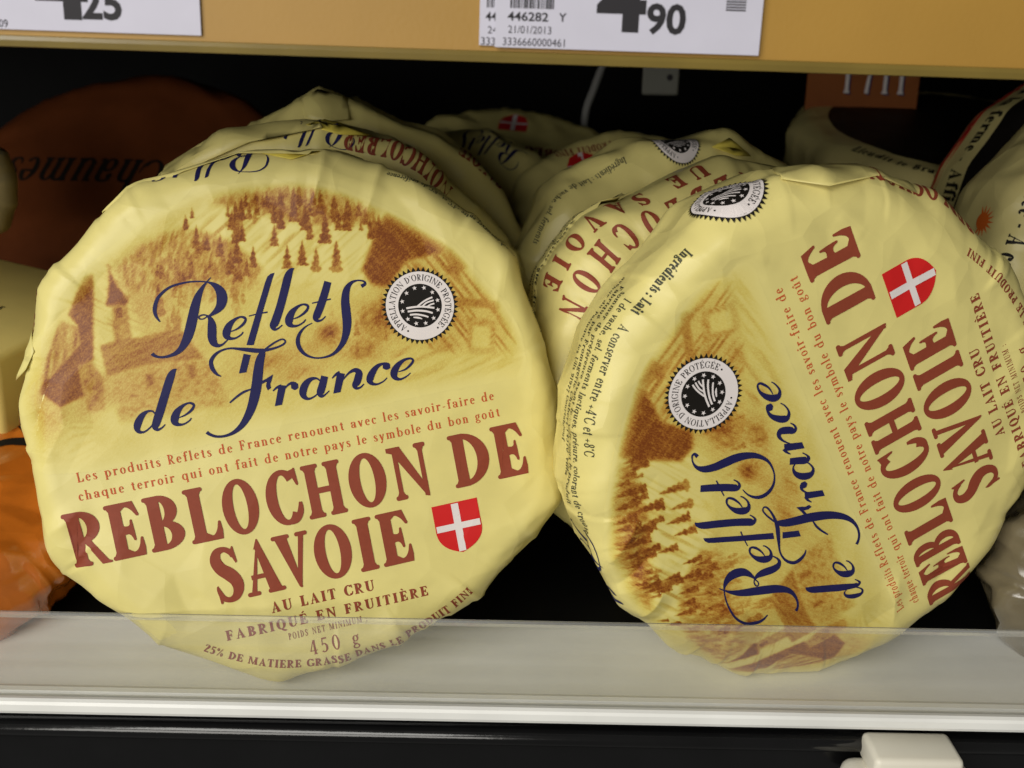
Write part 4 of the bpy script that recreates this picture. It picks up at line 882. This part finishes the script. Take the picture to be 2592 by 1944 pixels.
bars(P(-6.6), 7.2, [(.25, .2), (.15, .25), (.3, .2), (.15, .2)], 12, t2, 'printed_barcode')
t3, cx3, z3 = price_tag('price_tag', -4.8, 48.6, 2.0, 38, -.95, 'white price tag reading 490 with barcode on the ochre rail'); P = lambda v: v-cx3
rs = random.Random(9)
bars(P(-1.9), 7.5, [(rs.choice((.1, .16, .26, .36)), rs.choice((.1, .16, .24))) for _ in range(22)], 12, t3, 'printed_barcode')
sans('printed_code', '446282', P(-2.4), 5.1, 1.75, t3, bold=.02, width=8.2, y=-.05); sans('printed_letter', 'Y', P(7.9), 5.2, 1.6, t3, bold=.02, y=-.05)
sans('printed_date', '21/01/2013', P(-2.2), 2.75, 1.45, t3, width=8.7, y=-.05)
sans('printed_number', '3336660000461', P(-3.2), .4, 1.5, t3, width=12.5, y=-.05)
sans('printed_price', '4', P(15.4), 3.6, 12.0, t3, bold=.045, width=9.9, y=-.05)
sans('printed_cents', '90', P(25.5), 3.3, 6.0, t3, bold=.03, width=7.9, y=-.05)
for k in range(6): bars(P(41.2), 8.3+k*.52, [(4.0, 0)], .3, t3, 'printed_bar')

# white plastic clip on the dark front below
clip = empty('shelf_clip', (106, -21, -27.6)); tag(clip, 'white plastic clip on the black front below the shelf edge', 'clip')
bm = box_bm(-11.5, 11.5, -13, -1, 15, 22.5, 1.6, 3); o = bm_obj('clip_top', bm, 'clip', clip, True)
bm = box_bm(-17, 17, -15, -1, 5, 15.6, 4.2, 4); o = bm_obj('clip_bar', bm, 'clip', clip, True)
bm = box_bm(-4, 4, -16.2, -2, 0, 9, 1.2, 2); o = bm_obj('clip_tongue', bm, 'clip', clip, True)

# ------------------------------------------------------------------ left row of cheeses
BLACKTXT = 'grey_ink'
def side_text(ch, txt, size, font, t0, d0, m, flip=False, lift=.16, track=.07, cond=1.0, grid=.25, name='printed_rim_text', slant=0.0):
    P, T, W = text_tris(txt, size, font, track, cond, grid, slant)
    return ch.decal(name, m, (P, T), lambda Q: ch.on_side(Q, t0, d0, lift, flip))
def logo_side(ch, k, t0, d0, flip, lift=.14, y0=27.0):
    pol = []
    for s_ in LOGO:
        if np.mean([p[1] for p in s_]) > 19: pol += ribbon([((x+30)*k, (y-y0)*k, w*k) for x, y, w in s_], 6)
    pol += [[((x+30)*k, (y-y0)*k) for x, y in g] for g in LOGOP[:1]]
    return ch.decal('printed_rim_logotype', 'navy', tri_polys(pol, 1.2), lambda Q: ch.on_side(Q, t0, d0, lift, flip))
def seal_side(ch, t0, d0, k=1.0, rot=0.0, lift=0.0):
    a = math.radians(rot); Rm = np.array([[math.cos(a), -math.sin(a)], [math.sin(a), math.cos(a)]])
    up = None
    for n, m, (P, T), o in SEAL:
        ob = ch.decal(n, m, (P*k @ Rm.T, T), lambda Q: ch.on_side(Q, t0, d0, o+lift), parent=up)
        up = up or ob

G1 = 'yellow paper wrapped cheeses standing on the shelf'
L1 = Cheese('wrapped_cheese', (-54.5, -1.1, 71.9), 17.3, 10.6, 8.5, R=70.0, h=33, rc=6.5, seed=3, crumple=1.0, outline=[(-171, 69), (-163.5, 71), (-149, 69.8), (-133, 68.3), (-105.5, 71), (-80, 67), (-56, 68.5), (-39, 71.6), (-27.7, 72.8), (-5.6, 69.5), (27, 72.8), (50, 71), (72, 70), (91, 69.8), (113, 73.6), (126, 71.3), (142, 72.6), (165, 69.5)])
L1.creases = [(52, -40, 64, -34, .9, 4), (46, -48, 62, -44, -.8, 5), (-66, -16, -58, -12, .8, 4), (-63, -24, -56, -17, -.7, 4), (20, 69, 14, 55, .9, 3.0), (33, 62, 27, 50, .7, 3.5), (13, 69, 3, 60, -.5, 4), (-46, 50, -40, 38, -.3, 6), (-66, 10, -58, 22, -.9, 6), (-64, 26, -59, 34, .9, 4), (10, -66, 16, -52, .5, 6)]
L1.wrapper(640, 90, 56); L1.picture(); L1.label()
tag(L1.root, 'round cheese in yellow paper, its label upright, front of the left row', 'cheese', G1)
logo_side(L1, .56, 86, 9.0, False)
L1.flap([(75, 7.5), (81, 5), (87, 7.0), (81, 9.5)], .3, None, 'paper_in')
side_text(L1, 'Ingrédients : Lait cru de vache, sel, ferments lactiques', 2.1, TINY, 9, 9.5, BLACKTXT, cond=.95)
side_text(L1, 'A conserver entre +4°C et +8°C de préférence', 1.9, TINY, 30, 7.0, BLACKTXT, cond=.9)
side_text(L1, 'REBLOCHON DE SAVOIE', 7.5, BOLD, 118, 17, 'red_brown', cond=.7)
L1.flap([(151, 7), (154, 4), (158, 5), (161, 11), (156, 15), (150, 14)], .3, lambda a, d: 2.0*np.clip((a-156)/5, 0, 1))
L1.flap([(66, 14), (80, 5.5), (92, 8.5), (104, 6.5), (122, 8), (124, 24), (64, 24)], .3, lambda a, d: 1.6*np.clip((10-d)/5, 0, 1)*np.clip(1-np.abs(a-82)/14, 0, 1))

L2 = Cheese('wrapped_cheese', (-60.5, 43.5, 72.5), 11.5, 9.0, 205, R=69.5, h=33, rc=6, seed=8, crumple=1.5, bumps=((222, 2.5, 18), (262, 2, 16)))
L2.wrapper(260, 40, 40)
tag(L2.root, 'round cheese in yellow paper, second in the left row, behind the upright label', 'cheese', G1)
logo_side(L2, .48, 232, 4.5, False, y0=30)
side_text(L2, 'NOIHCOLBER', 7.0, BOLD, 204, 7, 'red_brown', cond=.8)
side_text(L2, 'SAVOIE', 6.0, BOLD, 276, 9, 'red_brown', cond=.8)
L2.flap([(228, 7), (236, 3), (244, 6), (238, 10)], .35, lambda a, d: .8*np.clip((7-d)/4, 0, 1), 'paper_in')
L2.flap([(240, 4), (258, 1), (282, 4), (280, 18), (244, 18)], .4, lambda a, d: 1.5*np.clip((6-d)/5, 0, 1))

L3 = Cheese('wrapped_cheese', (-61, 89, 71.5), 4.5, 8.0, 80, R=68.5, h=33, rc=4.5, seed=5, crumple=1.5, outline=[(12, 75.5), (58, 71), (95, 69), (130, 69), (165, 68), (200, 69), (235, 69), (270, 70), (298, 72), (318, 73.5), (340, 72)])
L3.creases = [(60, 12, 30, 8, 1.5, 10), (58, -12, 48, 40, -2.0, 9), (60, -36, 20, -30, .8, 8)]
L3.wrapper(240, 40, 36)
tag(L3.root, 'round cheese in yellow paper with a tall peaked fold, last of the left row', 'cheese', G1)
side_text(L3, 'SAVOIE', 6.0, BOLD, 318, 10, 'red_brown', cond=.8)
L3.flap([(4, 0), (10, -3), (16, -1), (17, 8), (5, 8)], .3, lambda a, d: 1.6*np.clip((4-d)/5, 0, 1))

# ------------------------------------------------------------------ right row of cheeses
R1 = Cheese('wrapped_cheese', (81.9, -5.4, 70.4), 5.1, 13.1, 115.7, R=66.0, h=34, rc=8.5, c=(7, -2), seed=12, crumple=1.0,
            outline=[(-165, 68.8), (-147, 67.6), (-128, 68.2), (-101, 67.6), (-76, 67.4), (-50, 66.5), (-32, 68), (-12, 67.5), (5, 67.2), (20, 65), (38, 66.5), (55, 66), (75, 67), (90, 66), (105, 68), (120, 68.5), (138, 70.2), (152, 69.6), (168, 69.6)])
R1.creases = [(-52, 0, -40, -6, .8, 5), (-50, -14, -42, -22, -.9, 6), (6, 62, 14, 52, 1.4, 5), (-2, 64, 4, 52, -1.0, 5), (-14, 62, -8, 54, 1.0, 4), (66, 4, 58, -4, .6, 4), (60, -24, 52, -28, .5, 5)]
R1.squeeze = (-34, .70)
R1.wrapper(640, 90, 56); R1.picture(); R1.label()
tag(R1.root, 'round cheese in yellow paper, its label turned sideways, front of the right row', 'cheese', G1)
seal_side(R1, -1.5, 14.0, .98, 165, .22)
side_text(R1, 'A conserver entre +4°C et +8°C', 2.4, TINY, 34, 8.0, BLACKTXT, cond=1.0)
side_text(R1, 'l de vache, sel, ferments lactiques, présure, colorant de croûte', 2.35, TINY, 29, 11.6, BLACKTXT, cond=.9)
side_text(R1, 'sommer de préférence avant le : voir sous le produit', 2.35, TINY, 28, 15.2, BLACKTXT, cond=.95)
side_text(R1, 'Fabriqué par Fromagerie Chabert 74570 Villaz', 2.35, TINY, 27, 18.8, BLACKTXT, cond=1.0)
side_text(R1, 'avenue du Pacinque les Ulis 91977 Courtaboeuf', 2.0, TINY, 25, 22.2, BLACKTXT, cond=1.0)
side_text(R1, 'Ingrédients : Lait', 2.5, BOLD, 13, 8.0, BLACKTXT, cond=.95, lift=.2)
logo_side(R1, .62, 84, 17, False)
side_text(R1, 'REBLOCHON', 6.5, BOLD, -62, 14, 'red_brown', cond=.85)
R1.flap([(-12, 9), (-20, 5), (-34, 9), (-44, 8), (-46, 24), (-16, 24)], .25, lambda a, d: 2.2*np.clip((14-d)/8, 0, 1)*np.clip(1-np.abs(a+20)/9, 0, 1))

R2 = Cheese('wrapped_cheese', (69.5, 37.5, 67.8), 5.5, 13.5, 60, R=66.5, h=36, rc=15.5, seed=21, crumple=1.1)
R2.wrapper(420, 46, 50)
tag(R2.root, 'round cheese in yellow paper with large red-brown rim capitals, second in the right row', 'cheese', G1)
side_text(R2, 'REBLOCHON', 7.8, BOLD, 29, 12.5, 'red_brown', cond=1.0, lift=.22, track=.52, grid=.09)
side_text(R2, 'UE SAVOIE', 7.2, BOLD, 40, 21.6, 'red_brown', cond=1.0, lift=.22, track=.42, grid=.09)
side_text(R2, 'Ingrédients : Lait de vache, sel, ferments lactiques, présure, coloran', 2.3, TINY, 58, 29.0, BLACKTXT, cond=1.0, lift=1.0)
side_text(R2, 'A conserver entre +4°C et +8°C', 2.7, BOLD, 74, 26.2, BLACKTXT, cond=.9, lift=1.0)
side_text(R2, 'sommer de préférence avant le : voir sous le pr', 2.3, TINY, 66, 31.6, BLACKTXT, cond=1.0, lift=1.0)
R2.flap([(60, 26), (66, 25.6), (100, 25.6), (118, 25.6), (116, 36), (58, 36)], .85, lambda a, d: 3.2*np.clip((60-a)/8, 0, 1))
logo_side(R2, .5, 6, 10, False)

R3 = Cheese('wrapped_cheese', (61.0, 78.5, 70.5), 6.0, 12.0, 40, R=67.5, h=36, rc=13, seed=33, crumple=1.4, bumps=((40, 2.5, 14),))
R3.wrapper(240, 36, 40)
tag(R3.root, 'round cheese in yellow paper with a round seal on top, third in the right row', 'cheese', G1)
seal_side(R3, 56, 13, .85, 200)
side_text(R3, 'Ingrédients : Lait de vache, sel, ferments', 2.2, TINY, 72, 12, BLACKTXT)
R3.flap([(33, 9), (39, 5), (46, 9), (40, 12)], .35, lambda a, d: 1.0*np.clip((9-d)/4, 0, 1), 'paper_in')

def rear_print(ch, lines, m='red_brown'):
    for txt, size, x, y, font in lines:
        P, T, W = text_tris(txt, size, font, .08, 1.0, .25)
        ch.decal('printed_rear_text', m, (P+np.array([x, y]), T), lambda Q: ch.on_face(Q, .12))
R4 = Cheese('wrapped_cheese', (54, 128, 86), 38, 6, 188, R=62.0, h=34, rc=10, seed=41, crumple=1.3, dome=3)
R4.wrapper(200, 36, 36)
tag(R4.root, 'yellow paper cheese leaning back with an upside-down red shield, behind the two rows', 'cheese', G1)
rear_print(R4, [('DE', 9, 12, -32, BOLD), ('N', 9, -2, -32, BOLD), ('FRUITIÈRE', 3.5, -16, -48, BOLD), ('PRODUIT FINI', 3, 6, -54, BOLD)])
R4s = R4.decal('printed_shield', 'red', tri_polys([[(x-16, y-9) for x, y in [(28.85, -29.5), (41.25, -29.5), (41.3, -37.2), (39.5, -41), (35.05, -43.35), (30.5, -41), (28.85, -37.2)]]], 2), lambda Q: R4.on_face(Q, .12))
R4.decal('shield_cross', 'white_ink', parent=R4s, PT=tri_polys([[(x-16, y-9) for x, y in p] for p in rect(34.05, 36.0, -42.9, -29.8)+rect(29.15, 41.0, -36.85, -35.1)], 2), fn=lambda Q: R4.on_face(Q, .18))

L4 = Cheese('wrapped_cheese', (-18, 142, 81), 30, 12, 150, R=60.0, h=34, rc=10, seed=52, crumple=1.4, dome=3)
L4.wrapper(200, 36, 36)
tag(L4.root, 'yellow paper cheese with blue script at its shoulder, half hidden behind the left row', 'cheese', G1)
logo_side(L4, .6, 270, 2, False)

B1 = Cheese('wrapped_cheese', (-3, 218, 109), 62, 4, 170, R=58.0, h=34, rc=9, seed=61, crumple=1.6, dome=4)
B1.wrapper(180, 36, 30)
tag(B1.root, 'yellow paper cheese lying back with a red shield, farthest at the centre', 'cheese', G1)
B1s = B1.decal('printed_shield', 'red', tri_polys([[(x*1.1-36, y*1.1+4) for x, y in [(28.85, -29.5), (41.25, -29.5), (41.3, -37.2), (39.5, -41), (35.05, -43.35), (30.5, -41), (28.85, -37.2)]]], 2), lambda Q: B1.on_face(Q, .12))
B1.decal('shield_cross', 'white_ink', parent=B1s, PT=tri_polys([[(x*1.1-36, y*1.1+4) for x, y in p] for p in rect(34.05, 36.0, -42.9, -29.8)+rect(29.15, 41.0, -36.85, -35.1)], 2), fn=lambda Q: B1.on_face(Q, .18))
rear_print(B1, [('REBLOCHON', 7, -28, -16, BOLD)]); rear_print(B1, [('Reflets', 11, -24, 4, BOLD)], 'navy')

# ------------------------------------------------------------------ farmhouse cheeses in cream paper with a black face, far right
def black_face(ch, r, m='black_ink', c=(0, 0)):
    return ch.decal('printed_black_disc', m, tri_polys([[(c[0]+r*math.cos(2*math.pi*i/72), c[1]+r*math.sin(2*math.pi*i/72)) for i in range(72)]], 3.0), lambda Q: ch.on_face(Q, .10))
G2 = 'cream paper cheeses with a black printed face'
D1 = Cheese('farmhouse_cheese', (196, 205, 131), 79, 6, 0, R=74, h=34, rc=8, seed=71, crumple=.8, dome=3, paper='cream')
D1.wrapper(200, 40, 36); black_face(D1, 59)
tag(D1.root, 'cream paper cheese lying back under the orange card, black disc with white lettering', 'cheese', G2)
P_, T_, W_ = text_tris('La F', 11, BOLD, .05, 1.0, .3, .2); D1.decal('printed_white_script', 'white_ink', (P_+np.array([-6, -52]), T_), lambda Q: D1.on_face(Q, .2))
P_, T_, W_ = text_tris('Lieudit le Bray - 74940 Annecy-Le-Vieux -', 4.6, BOLD, .1, 1.0, .2)
A_ = math.radians(-158)+P_[:, 0]/63; r_ = 68-P_[:, 1]; D1.decal('printed_ring_text', 'black_ink', (np.c_[r_*np.cos(A_), r_*np.sin(A_)], T_), lambda Q: D1.on_face(Q, .12))

D2 = Cheese('farmhouse_cheese', (240, 128, 83), 4, 16, 0, R=84, h=40, rc=11, seed=81, crumple=.9, paper='cream')
D2.wrapper(260, 46, 44); black_face(D2, 62)
tag(D2.root, 'cream paper cheese with a red stripe along its rim, standing far right at the back', 'cheese', G2)
side_text(D2, 'Fabriqué à la ferme - Affiné par la', 6.6, BOLD, 104, 29.5, 'black_ink', cond=.95)
D2.decal('printed_red_stripe', 'red', tri_polys(rect(0, 110, -3.2, 3.2), 2.0), lambda Q: D2.on_side(Q, 105, 37, .12))
D2.decal('printed_black_band', 'black_ink', tri_polys([[(0, -7)]+quadc((0, 2), (40, 9), (110, 4), 12)+[(110, -7)]], 2.0), lambda Q: D2.on_side(Q, 104, 15, .12))

D3 = Cheese('farmhouse_cheese', (226, 74, 83), 5, 17, 0, R=84, h=40, rc=11, seed=91, crumple=.9, paper='cream')
D3.wrapper(260, 46, 44); black_face(D3, 72)
tag(D3.root, 'cream paper cheese with a small orange flame mark, standing at the right edge', 'cheese', G2)
side_text(D3, 'en Haute Savoie France - À consommer', 5.6, BOLD, 112, 12.5, 'black_ink', cond=.95)
fl = []
for i in range(11):
    a = math.radians(-20+i*22); fl.append([(2.2*math.cos(a-.25), 2.2*math.sin(a-.25)), (5.2*math.cos(a), 5.2*math.sin(a)), (2.2*math.cos(a+.25), 2.2*math.sin(a+.25))])
fl += blob(0, 0, 2.7, 18)
D3.decal('printed_flame', 'flame', tri_polys(fl, 1.5), lambda Q: D3.on_side(Q+np.array([66, 3]), 112, 27, .2))

# ------------------------------------------------------------------ other goods at the left and right edge
big = Cheese('large_film_cheese', (-176, 178, 80), 40, -6, 0, R=92, h=44, rc=12, seed=101, crumple=.9, outline=[(i*12, 92) for i in range(30)], dome=5, paper='brown_film')
big.wrapper(240, 46, 40)
tag(big.root, 'large orange-brown film wrapped round with dark script, in the dark at the left back', 'cheese')
P_, T_, W_ = text_tris('Chaumes', 19, REG, .04, .95, .2, .25); big.decal('printed_script', 'black_ink', (np.array([22, 40])-P_, T_), lambda Q: big.on_face(Q, .15))
A_ = np.linspace(-2.6, -.5, 40); big.decal('printed_line', 'black_ink', tri_polys(ribbon([(70*math.cos(a), 70*math.sin(a)+8, .8) for a in A_], 1), 3), lambda Q: big.on_face(Q, .15))
big.decal('printed_block', 'black_ink', tri_polys(rect(6, 24, -84, -66)+rect(2, 4, -84, -64), 3), lambda Q: big.on_face(Q, .15))
P_, T_, W_ = text_tris('CHAUMES', 4, BOLD, .06, .9, .3); big.decal('printed_word', 'brown_film', (np.array([24, -72])-P_, T_), lambda Q: big.on_face(Q, .25))

pk = Cheese('film_wrapped_cheese', (-172, 30, 37), 66, 22, 0, R=47, h=24, rc=9, outline=[(i*15, 47) for i in range(24)], seed=111, crumple=2.0, dome=4, paper='orange_film')
pk.wrapper(240, 44, 48)
tag(pk.root, 'orange film wrapped cheese with black lettering, beside the left row', 'cheese')
pol = ribbon([(10, 10, 2), (20, 14, 3), (32, 10, 5), (40, 0, 5), (36, -9, 4), (28, -12, 2)], 6)+ribbon([(24, 22, 5), (30, 8, 5), (32, -4, 4)], 5)+ring(38, 18, 6, 5, 0, 360, 2, 1.4)
pk.decal('printed_script', 'black_ink', tri_polys(pol, 1.5), lambda Q: pk.on_face(Q, .3))
side_text(pk, 'Frais cru', 7, BOLD, 20, 8, 'black_ink', flip=True, lift=.3)
logo_side(pk, .5, 30, 22, True, lift=.3)

yb = empty('yellow_box', (-198, 62, 44)); yb.rotation_euler = (math.radians(4), math.radians(7), math.radians(-16))
tag(yb, 'pale yellow carton with a printed date, at the left edge above the orange film cheese', 'carton')
bm = box_bm(-38, 38, 0, 70, 0, 31, 2.5, 3); bm_obj('carton', bm, 'yellow_box', yb, True)
def flat(name, txt, size, font, x, y, m, parent, plane, rot=0.0):
    P, T, W = text_tris(txt, size, font, .1, 1.0); a = math.radians(rot); x2 = P[:, 0]*math.cos(a)-P[:, 1]*math.sin(a)+x; y2 = P[:, 0]*math.sin(a)+P[:, 1]*math.cos(a)+y
    V = np.c_[x2, np.full(len(P), -.12), y2] if plane == 'front' else np.c_[x2, y2, np.full(len(P), 31.12)]
    return mesh_obj(name, V, T, m, parent)
flat('printed_word', 'FROMAGE DE CHÈVRE', 3.0, BOLD, -22, 30, 'black_ink', yb, 'top'); flat('printed_line', 'fromage au lait pasteurisé', 2.0, TINY, -14, 23, 'grey_ink', yb, 'top'); flat('printed_line', 'poids net conserver', 2.0, TINY, -14, 18, 'grey_ink', yb, 'top')
flat('printed_date', '21-01-2013', 3.2, REG, 3, 8, 'grey_ink', yb, 'top', -8); flat('printed_date', '10-01-2013', 4.2, REG, 10, 23, 'grey_ink', yb, 'front', -8)
mesh_obj('printed_lime_patch', [(-37, -.06, 2), (20, -.06, 2), (28, -.06, 8), (25, -.06, 20), (-37, -.06, 22)], [(0, 1, 2, 3, 4)], 'lime', yb)
flat('printed_word', 'Cabrette', 8, BOLD, -10, 12, 'black_ink', yb, 'front'); flat('printed_word', 'frais', 5, BOLD, 18, 4, 'black_ink', yb, 'front')

sm = Cheese('small_log_cheese', (-195, 108, 113), 10, 30, 0, R=19, h=40, rc=7, seed=121, crumple=.5, dome=2, paper='beige')
sm.wrapper(120, 20, 24); tag(sm.root, 'small dull beige cheese at the left edge above the yellow carton', 'cheese')

fp = Cheese('film_wrapped_portion', (174, -9, 24), 6, -14, 0, R=37, h=34, rc=10, seed=131, crumple=2.2, dome=2, paper='film_grey')
fp.wrapper(200, 36, 40); tag(fp.root, 'grey portion wrapped in shiny cling film at the right edge', 'cheese')

# dark wall: hanging cable, grey sensor tag, orange card
cb = tube('hanging_cable', [(47, 290, 172), (44, 284, 156), (38.5, 280, 140), (34.5, 278, 128), (33.5, 276, 112)], 1.9, 'cable'); tag(cb, 'thin grey cable hanging down the dark back of the shelf', 'cable')
gt = empty('sensor_tag', (66, 240, 139)); tag(gt, 'small grey plastic tag with a dark dot, hanging from the upper shelf', 'tag')
bm_obj('tag_body', box_bm(-8.4, 8.4, 0, 3, 0, 34, 1.0, 2), 'grey_plastic', gt); mesh_obj('tag_dot', [(4.0+1.5*math.cos(2*math.pi*i/12), -.1, 8+1.5*math.sin(2*math.pi*i/12)) for i in range(12)], [tuple(range(12))[::-1]], 'tag_ink', gt)
oc = empty('orange_card', (157, 232, 128)); oc.rotation_euler = (math.radians(-6), 0, math.radians(-4)); tag(oc, 'orange display card with white digits standing in the dark right back', 'card')
bm_obj('card', box_bm(-25, 25, 0, 1.2, 0, 44, .3, 1), 'box_orange', oc)
for k, (c_, x) in enumerate((('1', -9), ('7', 0), ('1', 8), ('1', 15))):
    P_, T_, W_ = text_tris(c_, 12, BOLD, .1, .7); mesh_obj('printed_digit', np.c_[P_[:, 0]+x, np.full(len(P_), -.1), P_[:, 1]+14], T_, 'white_ink', oc)
    mesh_obj('digit_shadow_print', np.c_[P_[:, 0]+x+.8, np.full(len(P_), -.06), P_[:, 1]+13.4], T_, 'navy', oc)
